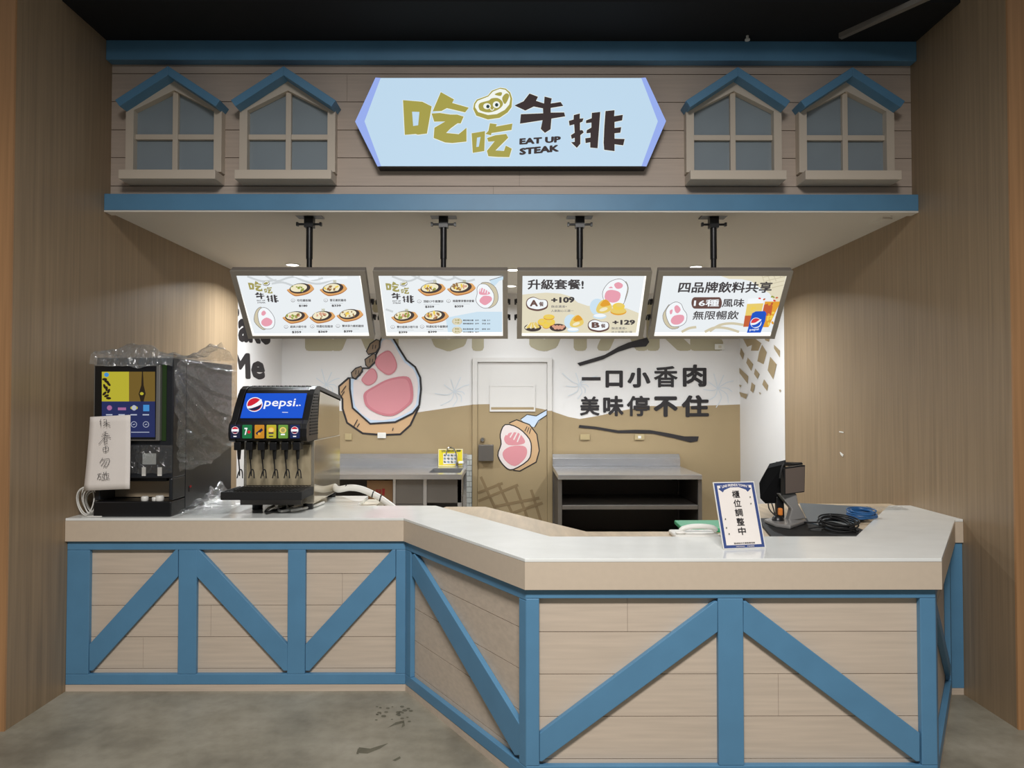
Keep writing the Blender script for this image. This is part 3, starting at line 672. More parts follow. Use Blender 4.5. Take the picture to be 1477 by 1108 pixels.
c.poly([(866, 782), (1000, 776), (958, 968), (834, 972)], E_YEL); c.poly([(848, 880), (985, 876), (958, 968), (834, 972)], E_RUST); c.poly([(876, 740), (1000, 735), (998, 778), (866, 784)], E_W)
c.poly([(1012, 764), (1140, 764), (1040, 974), (966, 974)], E_AMB); c.poly([(1005, 790), (1080, 770), (1060, 880), (985, 880)], E_RUST)
rr = random.Random(3)
for k in range(14): c.ell(1010 + 60 * rr.random() + 20, 780 + 170 * rr.random() , 14, 10, E_FOOD[2] if k % 2 else E_AMB, rr.random() * 3, 7)
for k in range(8): c.ell(870 + 90 * rr.random(), 790 + 90 * rr.random(), 16, 8, E_FOOD[2] if k % 2 else E_YEL, rr.random() * 3, 7)
for k in range(6): c.ell(960 + 150 * rr.random(), 705 + 50 * rr.random(), 12, 7, (E_RD, E_FOOD[3], E_RUST)[k % 3], rr.random() * 3, 7)
c.poly([(905, 858), (935, 842), (1010, 840), (1022, 858), (1012, 920), (975, 1016), (862, 1018)], E_BLU)
c.ell(936, 936, 46, 42, E_W, -.3); c.ell(936, 934, 40, 36, E_RD, -.3); c.poly([(898, 942), (930, 940), (976, 910), (978, 930), (960, 962), (920, 972), (902, 960)], E_BLU, 3); c.poly([(897, 938), (930, 934), (975, 906), (976, 918), (935, 948), (899, 952)], E_W, 3)
c.text('pepsi', (884, 1006), (960, 1000), 22, E_W, 0.02)
c.build('screen_image', r)

# ------------------------------------------------------------------ back wall mural
def mural(name, O, n): return Canvas(O, n, lift=0.0008, step=0.0004)
c = mural('m', (0, YB, 0), (0, -1, 0))
band = [(407, 590), (480, 592), (550, 597), (602, 595), (650, 588), (684, 583.5), (709, 583), (738, 587), (775, 588.5), (795, 593), (820, 601.5), (836, 604.5), (863, 600), (885, 595), (907, 590.5), (939, 585.7), (970, 586.5), (1000, 585.5), (1040, 584.5), (1069, 583.5)]
zlow = 800
band_x = [(c.P(x, y).x, c.P(x, y).z) for x, y in band]
band_x[0] = (XL + 0.001, band_x[0][1]); band_x[-1] = (XR - 0.001, band_x[-1][1])
c.put([V((x, YB, z)) for x, z in band_x] + [V((XR - 0.001, YB, 0.002)), V((XL + 0.001, YB, 0.002))], [list(range(len(band_x) + 2))], M_TAN)
c.build('mural_band', wb)['kind'] = 'structure'
c = mural('m', (0, YB, 0), (0, -1, 0)); c.lift = 0.002; c.step = 4e-5
c.text('EAT UP', (440, 507), (727, 507), 74, M_OLIVE, 0.05); c.text('STAKE', (763, 507), (1043, 507), 74, M_OLIVE, 0.05)
for k in range(9):   # pale splash lines
    for x0, y0 in ((835, 555), (1035, 560), (470, 555), (655, 565)):
        a = k * 0.7; r1 = 14 + 16 * random.random(); c.line([(x0, y0), (x0 + r1 * .5 * math.cos(a) + 3, y0 + r1 * .5 * math.sin(a)), (x0 + r1 * math.cos(a + .25), y0 + r1 * math.sin(a + .25))], 1.2, M_PALE, sm=3)
c.build('mural_lettering_pale', wb)['kind'] = 'structure'
c = mural('m', (0, YB, 0), (0, -1, 0)); c.lift = 0.005
c.at(5.539, 480, 460)
crust = [(130, 470), (50, 540), (52, 600), (78, 640), (80, 720), (115, 830), (240, 915), (400, 928), (540, 922), (620, 850), (690, 700), (500, 800), (300, 800), (180, 690)]
fat = [(395, 145), (480, 150), (540, 250), (590, 330), (660, 385), (700, 470), (706, 560), (692, 690), (640, 755), (500, 825), (300, 838), (160, 712), (138, 560), (138, 470), (185, 480), (238, 420), (240, 395), (290, 395), (345, 340), (345, 290), (375, 230), (378, 180)]
c.poly(crust, M_CRUST); c.line(crust[:11], 16, M_INK)
c.poly(fat, M_FATEDGE); c.poly([(400, 170), (465, 170), (520, 260), (575, 350), (640, 400), (675, 480), (680, 560), (665, 680), (620, 735), (495, 795), (305, 808), (180, 695), (165, 560), (170, 490), (200, 485), (255, 400), (300, 395), (352, 340), (352, 290), (385, 220)], M_FAT, 2)
for p in ([(350, 165), (375, 175), (375, 225), (345, 268), (285, 285), (270, 260), (300, 200)], [(330, 275), (348, 300), (340, 350), (290, 392), (265, 370), (258, 325)], [(228, 380), (238, 400), (220, 450), (180, 482), (155, 462), (150, 430), (185, 395)]):
    c.poly(p, M_CRUSTD); c.line(p, 10, M_INK, True); cx, cy = sum(q[0] for q in p) / len(p), sum(q[1] for q in p) / len(p); c.line([(cx - 6, cy - 18), (cx - 10, cy + 16)], 6, M_INK); c.line([(cx + 16, cy - 16), (cx + 12, cy + 12)], 6, M_INK)
c.line(fat, 15, M_INK, True)
for p in ([(360, 300), (440, 253), (485, 290), (515, 370), (490, 430), (430, 447), (345, 375)], [(238, 470), (300, 400), (340, 408), (358, 460), (335, 510), (280, 533), (235, 500)], [(255, 590), (330, 540), (450, 480), (590, 460), (635, 520), (642, 640), (600, 700), (490, 772), (380, 765), (280, 710), (250, 650)]):
    c.poly(p, M_PINKD, 4); cx, cy = sum(q[0] for q in p) / len(p), sum(q[1] for q in p) / len(p); c.poly([(cx + (x - cx) * .88, cy + (y - cy) * .88) for x, y in p], M_PINK, 4)
for a, b in (((108, 535), (70, 590)), ((95, 580), (70, 620)), ((200, 805), (170, 860)), ((215, 835), (195, 868)), ((485, 870), (478, 895))): c.line([a, b], 7, M_INK)
c.build('mural_steak_slice', wb)['kind'] = 'structure'
c = mural('m', (0, YB, 0), (0, -1, 0)); c.lift = 0.004
c.at(4.616, 820, 480)
BOLD = {'一': 0, '口': .05, '小': .05, '香': .024, '肉': .034, '美': .026, '味': .035, '停': .024, '不': .05, '住': .04}
for y0, y1, chars in ((258, 368, [('一', 88, 214, 296, 318), ('口', 246, 362, 252, 366), ('小', 392, 545, 234, 366), ('香', 568, 726, 222, 364), ('肉', 760, 918, 212, 360)]),
                      (420, 560, [('美', 76, 206, 424, 552), ('味', 230, 366, 420, 556), ('停', 388, 540, 420, 556), ('不', 566, 726, 424, 560), ('住', 752, 934, 416, 562)])):
    for ch, xa, xb, ya, yb in chars: c.text(ch, (xa, yb), (xb, yb), yb - ya, M_INK, BOLD[ch])
c.poly([(58, 203), (75, 222), (230, 178), (330, 128), (420, 100), (515, 92), (537, 62), (522, 32), (400, 65), (330, 95), (240, 148)], M_INK)
c.poly([(72, 614), (180, 625), (330, 650), (440, 646), (540, 648), (660, 668), (770, 690), (866, 690), (858, 722), (810, 730), (700, 702), (560, 672), (440, 668), (330, 668), (180, 642), (66, 632)], M_INK)
c.build('mural_slogan', wb)['kind'] = 'structure'
# left rear wall lettering and right rear wall lattice
c = mural('m', (XL, 0, 0), (1, 0, 0)); c.at(8.52, 330, 470)
c.text('Me', (20, 652), (447, 664), 310, M_INK, 0.045, tl=(10, 330)); c.text('Take', (-60, 178), (512, 240), 330, M_INK, 0.045, tl=(-60, -230))
for v in c.mb.v: v.y = max(v.y, YW + .002)
c.build('mural_greeting', wl)['kind'] = 'structure'
c = mural('m', (XR, 0, 0), (-1, 0, 0)); c.at(4.616, 820, 480)
for p in ([(1160, 35), (1230, 30), (1225, 80), (1190, 95)], [(1232, 30), (1285, 70), (1265, 120), (1215, 120)], [(1290, 80), (1322, 130), (1300, 210), (1258, 190), (1270, 130)], [(1305, 20), (1342, 40), (1335, 60), (1310, 50)], [(1370, 80), (1410, 120), (1408, 165), (1370, 105)],
          [(1150, 100), (1172, 140), (1162, 180), (1142, 140)], [(1195, 165), (1232, 210), (1218, 255), (1185, 200)], [(1345, 160), (1388, 210), (1365, 310), (1328, 250)], [(1136, 230), (1200, 290), (1195, 340), (1138, 265)], [(1245, 238), (1275, 275), (1260, 308), (1238, 275)],
          [(1305, 310), (1333, 350), (1325, 388), (1293, 345)], [(1222, 330), (1246, 350), (1232, 400), (1214, 385)], [(1140, 395), (1195, 410), (1185, 440), (1150, 425)], [(1270, 395), (1285, 400), (1278, 410)], [(1405, 380), (1418, 378), (1414, 398)], [(1140, 345), (1158, 352), (1146, 364)]):
    c.poly(p, M_TAN)
c.build('mural_lattice', wr)['kind'] = 'structure'

# ------------------------------------------------------------------ kitchen door
dr = struct(bpy.data.objects.new('door_1', None)); COL.objects.link(dr); OFF[dr.name] = V((0, YB, 0)); dr.location = (0, YB, 0)
xa, xb = onY(681.5, 600, YB - 0.03).x, onY(796.5, 600, YB - 0.03).x; zt = onY(735, 516, YB - 0.03).z
ia, ib = onY(688.5, 600, YB - 0.03).x, onY(789.5, 600, YB - 0.03).x; zi = onY(735, 522.3, YB - 0.03).z
YD = YB - 0.012
bz = lambda x: next(z0 + (z1 - z0) * (x - x0) / (x1 - x0) for (x0, z0), (x1, z1) in zip(band_x, band_x[1:]) if x0 <= x <= x1)
m = MB()
for x0, x1 in ((xa, ia), (ib, xb)):
    zb_ = bz((x0 + x1) / 2); m.box(x0, x1, YB - 0.03, YB - 0.0055, 0, zb_, M_TAN); m.box(x0, x1, YB - 0.03, YB - 0.0055, zb_, zt, M_DOORP)
m.box(ia, ib, YB - 0.03, YB - 0.0055, zi, zt, M_DOORP)
m.build('frame', dr)
MB().box(ia + 0.003, ib - 0.003, YD, YB - 0.0055, 0.004, zi - 0.004, M_DOORP).build('door_leaf', dr)
c = Canvas((0, YD, 0), (0, -1, 0), lift=0.0005, step=0.0003)
xs = [ia + 0.003 + (ib - ia - 0.006) * k / 12 for k in range(13)]
c.put([V((x, YD, bz(x))) for x in xs] + [V((ib - 0.003, YD, 0.006)), V((ia + 0.003, YD, 0.006))], [list(range(15))], M_TAN)
c.at(4.2625, 670, 500)
for a, b in (((100, 800), (190, 1000)), ((205, 840), (300, 1040)), ((310, 850), (390, 1060)), ((410, 880), (470, 1075))): c.line([a, b], 17, M_LATT)
for a, b in (((82, 900), (235, 840)), ((85, 950), (330, 850)), ((180, 985), (460, 930)), ((290, 1025), (480, 960))): c.line([a, b], 17, M_LATT)
c.poly([(345, 447), (385, 418), (440, 427), (505, 390), (505, 424), (470, 444), (430, 497), (380, 480)], M_FATEDGE); c.line([(345, 447), (385, 418), (440, 427), (508, 388)], 5, M_INK); c.line([(430, 497), (455, 455), (508, 420)], 5, M_INK)
cr = [(275, 470), (320, 450), (400, 480), (445, 540), (460, 640), (440, 710), (340, 765), (300, 760), (380, 640), (350, 520)]
ft = [(250, 480), (330, 500), (400, 570), (410, 640), (390, 700), (300, 755), (250, 740), (205, 670), (225, 600), (220, 540)]
c.poly(cr, M_CRUST); c.line(cr[:8], 7, M_INK); c.poly(ft, M_FAT, 3); c.line(ft, 7, M_INK, True, 3)
for p in ([(243, 570), (265, 535), (330, 530), (372, 580), (350, 602), (270, 605)], [(235, 650), (280, 615), (360, 610), (385, 640), (370, 690), (310, 735), (250, 700)]): c.poly(p, M_PINK, 3)
for k in range(4): c.line([(290 + 18 * k, 497 + 14 * k), (258 + 22 * k, 545 + 14 * k)], 8, M_FAT)
for k in range(3): c.line([(385 + 12 * k, 490 + 6 * k), (370 + 14 * k, 520 + 8 * k)], 4, M_INK)
c.build('painted_mural', dr)
p0, p1 = onY(706.4, 553.5, YD), onY(772, 593.8, YD)
m = MB(); t = 0.03
for x0, x1, z0, z1 in ((p0.x, p1.x, p0.z - t, p0.z), (p0.x, p1.x, p1.z, p1.z + t * .7), (p0.x, p0.x + t * .5, p1.z + t * .7, p0.z - t), (p1.x - t * .5, p1.x, p1.z + t * .7, p0.z - t)): m.box(x0, x1, YD - 0.012, YD - 0.009, z0, z1, M_DOORP)
m.box(p0.x + t * .5, p1.x - t * .5, YD - 0.0095, YD - 0.009, p1.z + t * .7, bz(.1) + 0.0, M_TAN); m.box(p0.x + t * .5, p1.x - t * .5, YD - 0.0095, YD - 0.009, bz(.1), p0.z - t, M_DOORP)
m.build('vent_panel', dr)
k = onY(696, 634, YD); m = MB(); m.cyl((k.x, YD - 0.002, k.z), (k.x, YD - 0.012, k.z), 0.028, M_CHROME); m.cyl((k.x, YD - 0.012, k.z), (k.x, YD - 0.03, k.z), 0.012, M_CHROME); m.cyl((k.x, YD - 0.03, k.z), (k.x, YD - 0.06, k.z), 0.026, M_CHROME, r2=0.02)
m.build('door_knob', dr, bevel=0.004)
p0, p1 = onY(690, 641.8, YD - .06), onY(711.8, 665.2, YD - .06)
tag(MB().box(p0.x, p1.x, YD - 0.07, YD - 0.0035, p1.z, p0.z, M_STEELD).build('lock_box', loc=((p0.x + p1.x) / 2, YD, p1.z), bevel=0.004), 'dull steel box fixed below the door knob', 'lock box')

# ------------------------------------------------------------------ wall outlets
def outlet(px, py, label, mt, wpx=14, hpx=8, so_=None):
    q = onY(px, py, YB); w_, h_ = wpx * YB / F / 2, hpx * YB / F / 2
    r = thing('wall_outlet', label, 'outlet', (q.x, YB - 0.004, q.z), 'outlet plates on the back wall')
    cp = MB().box(q.x - w_, q.x + w_, YB - 0.022, YB - 0.008, q.z - h_, q.z + h_, mt).build('cover_plate', r, bevel=0.003)
    MB().box(q.x - 0.016, q.x + 0.016, YB - 0.025, YB - 0.0222, q.z - 0.014, q.z + 0.014, so_ or mt).build('socket', cp)
M_TANPL = mat('tan_plate', (176, 158, 118), 0.45)
outlet(843.5, 630.5, 'tan outlet plate under the start of the slogan underline near the door', M_TANPL)
outlet(922, 630.5, 'tan outlet plate with white socket below the middle of the slogan', M_TANPL, so_=M_WPLAST)
outlet(1037.5, 500.5, 'white outlet plate high beside the pale wall lettering under the drinks screen', M_WPLAST, so_=M_BEIGEPL)
outlet(551, 628, 'white outlet plate below the mural steak slice', M_WPLAST, 12, 8)
outlet(503, 630, 'tan outlet plate close to the cola dispenser on the back wall', M_TANPL, 10, 9)

# ------------------------------------------------------------------ kitchen steel furniture
def steel_bench(x0, x1, yf, yb, z, zb, r, name_top='worktop'):
    m = MB(); m.box(x0, x1, yf, yb, z - 0.045, z, M_STEEL); m.build(name_top, r, bevel=0.004)
    m = MB(); y1 = yb + 0.03
    m.prism([(x0, yb - 0.002, z + 0.0005), (x0, yb - 0.002, z + 0.085), (x0, yb + 0.045, z + 0.128), (x0, yb + 0.045, z + 0.0005)], (x1 - x0, 0, 0), M_STEEL)
    m.build('splashback', r, bevel=0.003)
# sink bench
sx0, sx1 = -2.30, -0.452
sk = thing('sink_bench', 'stainless steel sink bench against the back wall beside the door', 'sink', ((sx0 + sx1) / 2, 7.1, 0))
ZB_ = 0.90; yf = 6.72; yb = 7.55
bx0, bx1, by0, by1 = onZ(618, 682, ZB_).x, onZ(664, 682, ZB_).x, onZ(640, 682, ZB_).y, onZ(640, 675.5, ZB_).y
m = MB(); m.box(sx0, bx0, yf, yb, ZB_ - .045, ZB_, M_STEEL).box(bx1, sx1, yf, yb, ZB_ - .045, ZB_, M_STEEL).box(bx0, bx1, yf, by0, ZB_ - .045, ZB_, M_STEEL).box(bx0, bx1, by1, yb, ZB_ - .045, ZB_, M_STEEL)
m.build('worktop', sk)
m = MB(); m.prism([(sx0, yb - 0.002, ZB_ + .0005), (sx0, yb - 0.002, ZB_ + .085), (sx0, yb + .045, ZB_ + .13), (sx0, yb + .045, ZB_ + .0005)], (sx1 - sx0, 0, 0), M_STEEL); m.build('splashback', sk)
m = MB(); t = .004; zb0 = ZB_ - .26
m.box(bx0, bx1, by0, by1, zb0, zb0 + t, M_STEELD).box(bx0 - t, bx0 - .0005, by0, by1, zb0, ZB_ - .0455, M_STEELD).box(bx1 + .0005, bx1 + t, by0, by1, zb0, ZB_ - .0455, M_STEELD).box(bx0, bx1, by0 - t, by0 - .0005, zb0, ZB_ - .0455, M_STEELD).box(bx0, bx1, by1 + .0005, by1 + t, zb0, ZB_ - .0455, M_STEELD)
m.build('basin', sk)
def pxx(x): return onY(x, 700, yf + .02).x
MB().box(pxx(571), pxx(610), yf + .02, yf + .035, 0.62, ZB_ - .046, M_STEELD).build('door_panel', sk, bevel=.003)
MB().box(pxx(571), pxx(610), yf + .02, yf + .035, 0.12, 0.615, M_STEELD).build('door_panel', sk, bevel=.003)
MB().box(pxx(616), pxx(666), yf + .02, yf + .035, 0.63, ZB_ - .046, M_STEELD).build('basin_panel', sk, bevel=.003)
for x0, x1 in ((pxx(567), pxx(570.6)), (pxx(610.5), pxx(615.5)), (sx1 - .04, sx1), (sx0, sx0 + .04)): MB().box(x0, x1, yf + .02, yf + .06, 0, ZB_ - .0455, M_STEEL).build('leg', sk)
for x in (sx0, sx1 - .04): MB().box(x, x + .04, yb - .06, yb - .02, 0, ZB_ - .0455, M_STEEL).build('leg', sk)
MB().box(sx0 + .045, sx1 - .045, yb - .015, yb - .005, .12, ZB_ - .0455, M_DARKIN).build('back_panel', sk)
MB().box(sx0 + .045, sx1 - .045, yf + .065, yb - .065, .13, .15, M_STEELD).build('undershelf', sk)
q = onZ(659, 673.5, ZB_); fy = yb - 0.06; fx = onY(659, 670, fy).x
fc = thing('sink_faucet', 'thin gooseneck faucet over the sink in front of the yellow poster', 'faucet', (fx, fy, ZB_))
MB().cyl((fx, fy, ZB_), (fx, fy, ZB_ + .05), .016, M_CHROME).build('base', fc)
tip = onY(643.5, 656, fy); topp = onY(648, 645.5, fy)
MB().tube([(fx, fy, ZB_ + .05), (fx - .005, fy, ZB_ + .12), (fx - .03, fy, topp.z - .02), (topp.x + .02, fy, topp.z), (topp.x - .015, fy, topp.z - .01), (tip.x, fy - .01, tip.z)], .007, M_CHROME, smooth=5).build('spout', fc, smooth=True)
MB().box(fx + .018, fx + .07, fy - .012, fy + .012, ZB_ + .035, ZB_ + .06, M_WPLAST).build('lever', fc, bevel=.004)
# poster leaning on the splashback
p0, p1 = onY(632.2, 647.8, 7.52), onY(667.4, 672.2, 7.52); YP = 7.52
M_YEL = mat('poster_yellow', (226, 208, 40), 0.6); M_PBL = mat('poster_blue', (96, 140, 170), 0.6); M_PGR = mat('poster_dark', (70, 80, 60), 0.6)
po = thing('hand_washing_poster', 'small yellow instruction poster with pictograms behind the sink faucet', 'poster', ((p0.x + p1.x) / 2, YP, p1.z))
pb_ = MB().box(p0.x, p1.x, YP, YP + .004, ZB_ + .001, p0.z, M_YEL).build('board', po)
c = Canvas((0, YP, 0), (0, -1, 0)); c.at(7.033, 490, 640)
c.line([(1004, 60), (1004, 224), (1246, 224), (1246, 58)], 7, M_PAPER, True); c.text('洗手步驟', (1030, 88), (1230, 84), 22, M_PGR, 0.02)
c.poly([(1050, 100), (1195, 98), (1195, 205), (1050, 208)], M_PAPER)
for k in range(4):
    for j in range(3): c.ell(1068 + 36 * k, 118 + 33 * j, 13, 11, M_PBL if (k + j) % 2 else M_PGR); c.ell(1072 + 36 * k, 114 + 33 * j, 7, 6, M_CTILE)
c.build('print', pb_)
# cartons under the bench
cx0, cx1 = onY(529, 700, 6.82).x, onY(566, 700, 6.82).x
cb = thing('cardboard_carton', 'brown cardboard carton with red print under the sink bench', 'carton', ((cx0 + cx1) / 2, 6.95, 0.15))
cb_ = MB().box(cx0, cx1, 6.83, 7.2, .151, ZB_ - .07, M_CARD).build('box', cb)
c = Canvas((0, 6.83, 0), (0, -1, 0)); c.at(7.033, 490, 640)
c.text('易碎', (362, 512), (425, 512), 50, M_RED, 0.03); c.poly([(432, 455), (460, 458), (455, 525), (430, 522)], M_RED); c.build('print', cb_)
# steel shelving table
tx0, tx1 = onZ(802, 679, ZB_).x, onZ(997, 679, ZB_).x
tx0, tx1 = 0.457, 1.812
st = thing('steel_shelf_table', 'open stainless steel shelf table against the back wall beyond the counter', 'table', ((tx0 + tx1) / 2, 7.1, 0))
steel_bench(tx0, tx1, 6.69, yb, ZB_, 0, st)
for x in (tx0, tx1 - .035):
    MB().box(x, x + .035, 6.70, 6.735, 0, ZB_ - .0455, M_STEELD).build('leg', st); MB().box(x, x + .035, yb - .04, yb - .005, 0, ZB_ - .0455, M_STEELD).build('leg', st)
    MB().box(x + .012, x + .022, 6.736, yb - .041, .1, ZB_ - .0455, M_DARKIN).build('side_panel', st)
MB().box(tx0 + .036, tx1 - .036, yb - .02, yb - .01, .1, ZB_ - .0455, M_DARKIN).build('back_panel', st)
MB().box(tx0 + .036, tx1 - .036, 6.705, yb - .045, .572, .61, M_STEELD).build('shelf', st, bevel=.003)
MB().box(tx0 + .036, tx1 - .036, 6.705, yb - .045, .2, .235, M_STEELD).build('shelf', st, bevel=.003)
# tiled strip beside the door frame
ta, tb = -0.50, xa - 0.004; tz = onY(677, 655.6, YB).z
m = MB().box(ta, tb, YB - .013, YB - .006, 0, tz, M_GROUT)
n = 16
for i in range(n):
    z0 = tz - (i + 1) * .0575 + .003; z1 = tz - i * .0575 - .003
    if z0 < 0: break
    xs = [ta + .001, ta + .04 + .03 * (i % 2), tb - .001]
    for k in range(2): m.box(xs[k] + .002, xs[k + 1] - .002, YB - .017, YB - .0135, z0, z1, M_CTILE)
struct(m.build('wall_back_tiles'))

# ------------------------------------------------------------------ service counter
ZC = 0.953; YA = 3.95
A_ = V((-2.445, 3.93)); B_ = V((-.584, 3.93)); C_ = V((.063, 2.925)); D_ = V((1.775, 2.925)); E_ = V((2.43, 3.88)); G_ = V((2.474, 3.88))
outer = [A_ + V((.001, 0)), B_, C_, D_, E_, G_]
inner = [V((2.474, 4.39)), V((2.34, 4.39)), V((1.654, 3.40)), V((.195, 3.40)), V((-.453, 4.39)), V((-2.444, 4.39))]
ct = thing('countertop', 'white quartz countertop with deep beige front edge running across the whole counter', 'countertop', (0, 3.6, ZC - .127))
MB().prism([(p.x, p.y, ZC - .014) for p in outer + inner], (0, 0, .014), M_QUARTZ).build('slab', ct, bevel=.002)
m = MB()
ins = [V((-2.444, 3.96)), V((-.568, 3.96)), V((.08, 2.955)), V((1.76, 2.955)), V((2.415, 3.91)), V((2.474, 3.91))]
for i in range(5):
    q = [outer[i], outer[i + 1], ins[i + 1], ins[i]]
    m.prism([(p.x, p.y, ZC - .127) for p in q], (0, 0, .1125), M_APRON)
m.build('apron', ct)
m = MB(); m.prism([(p.x, p.y, ZC - .035) for p in [V((-2.443, 3.961)), V((-.567, 3.961)), V((.081, 2.956)), V((1.759, 2.956)), V((2.414, 3.911)), V((2.473, 3.911))] + inner], (0, 0, .0205), M_APRON); m.build('underside', ct)

def counter_unit(name, label, p, q, poly_posts, braces, rails, grooves, bodydepth, joints=()):
    """one clad cabinet of the counter: p, q front face ends (x, y) of the blue frame plane"""
    p, q = V(p), V(q); u = (q - p).normalized(); n = V((u.y, -u.x)); n = n if n.y < 0 or abs(n.x) > .9 else -n
    n3 = V((n.x, n.y, 0)); L = (q - p).length
    r = thing(name, label, 'counter cabinet', ((p.x + q.x) / 2, (p.y + q.y) / 2, 0), 'plank clad cabinets of the service counter')
    fr = Canvas((p.x, p.y, 0), n3)
    T = .028
    def pr(pts, nm, mt=M_BLUE, d0=0, d1=T):
        P3 = [fr.P(*a) for a in pts]; MB().prism([a - n3 * d0 for a in P3], -n3 * (d1 - d0), mt).build(nm, r, bevel=.003)
    def W(s, z, d=0): return V((p.x + u.x * s, p.y + u.y * s, z)) - n3 * d
    # cladding planks behind the frame
    m = MB(); m.prism([W(0, .04, T + .011), W(L, .04, T + .011), W(L, ZC - .13, T + .011), W(0, ZC - .13, T + .011)], -n3 * .01, M_GROOVE)
    zz = [.04] + grooves + [ZC - .13]
    for i in range(len(zz) - 1):
        ss = [0] + [j[1] * L for j in joints if j[0] == i] + [L]
        for k in range(len(ss) - 1):
            a, b = ss[k] + (.0006 if k else 0), ss[k + 1] - (.0006 if k < len(ss) - 2 else 0)
            m.prism([W(a, zz[i] + .0015, T + .0005), W(b, zz[i] + .0015, T + .0005), W(b, zz[i + 1] - .0015, T + .0005), W(a, zz[i + 1] - .0015, T + .0005)], -n3 * .0105, M_PLANK)
    m.build('plank_cladding', r)
    m = MB(); m.prism([W(.03, .03, T + .022), W(L - .03, .03, T + .022), W(L - .03, ZC - .13, T + .022), W(.03, ZC - .13, T + .022)], -n3 * bodydepth, M_APRON); m.build('carcass', r)
    m = MB(); m.prism([W(0, 0, .002), W(L, 0, .002), W(L, .036, .002), W(0, .036, .002)], -n3 * .05, M_PLANK); m.build('plinth', r)
    def rect(s0, s1, z0, z1, nm, d0=0): MB().prism([W(s0, z0, d0), W(s1, z0, d0), W(s1, z1, d0), W(s0, z1, d0)], -n3 * (T - d0), M_BLUE).build(nm, r, bevel=.003)
    zt, z1 = rails[0], rails[1]
    rect(0, L, zt, ZC - .1285, 'top_rail'); rect(0, L, .037, z1, 'bottom_rail')
    for a, b in poly_posts: rect(a * L if a >= 0 else 0, b * L, z1 + .0005, zt - .0005, 'post')
    for pts in braces: pr(pts, 'brace', d0=.001)
    return r
grooves = [.115, .289, .463, .6375]
fx_ = lambda px, Y=3.95: onY(px, 900, Y).x
LP = (XL + .001, 3.95); LQ = (-.575, 3.95); LL = LQ[0] - LP[0]
pp = lambda px: (fx_(px) - LP[0]) / LL
counter_unit('counter_cabinet', 'straight plank cabinet with blue braces under the drink dispensers', LP, LQ,
             [(0, pp(128)), (pp(256.6), pp(283)), (pp(414.5), pp(440)), (pp(570.8), 1)],
             [[(128.2, 930), (253, 793), (256.4, 793), (256.4, 832), (133, 968), (128.2, 968)], [(283.2, 793), (287, 793), (414.3, 930), (414.3, 968), (409, 968), (283.2, 832)], [(440.2, 930), (566, 793), (570.6, 793), (570.6, 832), (446, 968), (440.2, 968)]],
             (.775, .094), grooves, .38, ((1, .22), (3, .81), (2, .42)))
DQ = (.068, 2.95); DL = (V(DQ) - V(LQ)).length
counter_unit('counter_cabinet', 'angled plank cabinet with one long blue brace between the two straight cabinets', LQ, DQ,
             [(0, .055), (.955, 1)], [[(594, 800), (597, 799), (749.3, 1046), (749.3, 1090), (742, 1090), (594, 830)]], (.775, .094), grooves, .05, ())
RQ = (1.762, 2.95); RL = RQ[0] - DQ[0]; rp = lambda px: (onY(px, 900, 2.95).x - DQ[0]) / RL
counter_unit('counter_cabinet', 'straight plank cabinet with two blue braces under the cardboard notice', DQ, RQ,
             [(0, rp(777.8)), (rp(1035.8), rp(1072.2)), (rp(1327.5), 1)],
             [[(778.3, 1058), (1031, 868), (1035.4, 868), (1035.4, 912), (782, 1099), (778.3, 1099)], [(1072.6, 868), (1077, 868), (1327.2, 1058), (1327.2, 1099), (1322, 1099), (1072.6, 912)]],
             (.784, .1), [.115, .2895, .464, .6385], .36, ((4, .25), (2, .62)))
counter_unit('counter_cabinet', 'short angled plank cabinet closing the counter toward the bare wood wall', RQ, (2.405, 3.885),
             [(0, .07), (.93, 1)], [[(1350.6, 880), (1352, 870), (1372, 960), (1371.5, 975)]], (.784, .1), grooves, .05, ())
e = thing('end_post', 'narrow blue end post of the counter against the bare wood wall', 'post', (2.44, 3.9, 0))
MB().box(2.406, 2.473, 3.89, 3.92, .037, ZC - .1285, M_BLUE).build('post', e); MB().box(2.406, 2.473, 3.892, 3.93, 0, .0365, M_PLANK).build('plinth', e)

# staff side worktop
ZI = .93
iw = thing('staff_worktop', 'wood grain worktop along the staff side of the counter', 'worktop', (.9, 3.9, 0))
a, b, c2 = onZ(628, 731, ZI), onZ(700, 731, ZI), onZ(846, 767, ZI)
poly = [(-.44, 4.392), (-.4, b.y), (b.x, b.y), (c2.x, c2.y), (.95, c2.y), (.95, 3.85), (1.36, 3.85), (1.36, 4.62), (2.473, 4.62), (2.473, 4.392), (2.342, 4.392), (1.656, 3.402), (.197, 3.402)]
MB().prism([(x, y, ZI - .03) for x, y in poly], (0, 0, .03), M_IWOOD).build('top', iw)
MB().box(.3, .9, 3.42, 3.6, 0, ZI - .0305, M_APRON).build('cabinet_body', iw); MB().box(1.4, 2.44, 4.0, 4.6, 0, ZI - .0305, M_APRON).build('cabinet_body', iw)
bc = thing('rear_shelf', 'white shelf behind the dispensers level with the counter', 'shelf', (-1.7, 4.6, 0))
e0, e1 = onZ(516, 728.5, ZC), onZ(531, 715.5, ZC)
MB().prism([(-2.444, 4.392, ZC - .03), (e0.x, 4.392, ZC - .03), (e1.x, e1.y, ZC - .03), (-2.444, e1.y + .02, ZC - .03)], (0, 0, .03), M_QUARTZ).build('top', bc)
MB().box(-2.44, -1.1, 4.45, 4.8, 0, ZC - .0305, M_APRON).build('cabinet_body', bc)
q0, q1 = onZ(533, 722, .93), onZ(552, 729, .93)
MB().box(e1.x + .005, e1.x + .11, 4.45, e1.y - .02, ZC - .12, ZC - .02, M_BEIGEPL).build('side_bracket', bc)

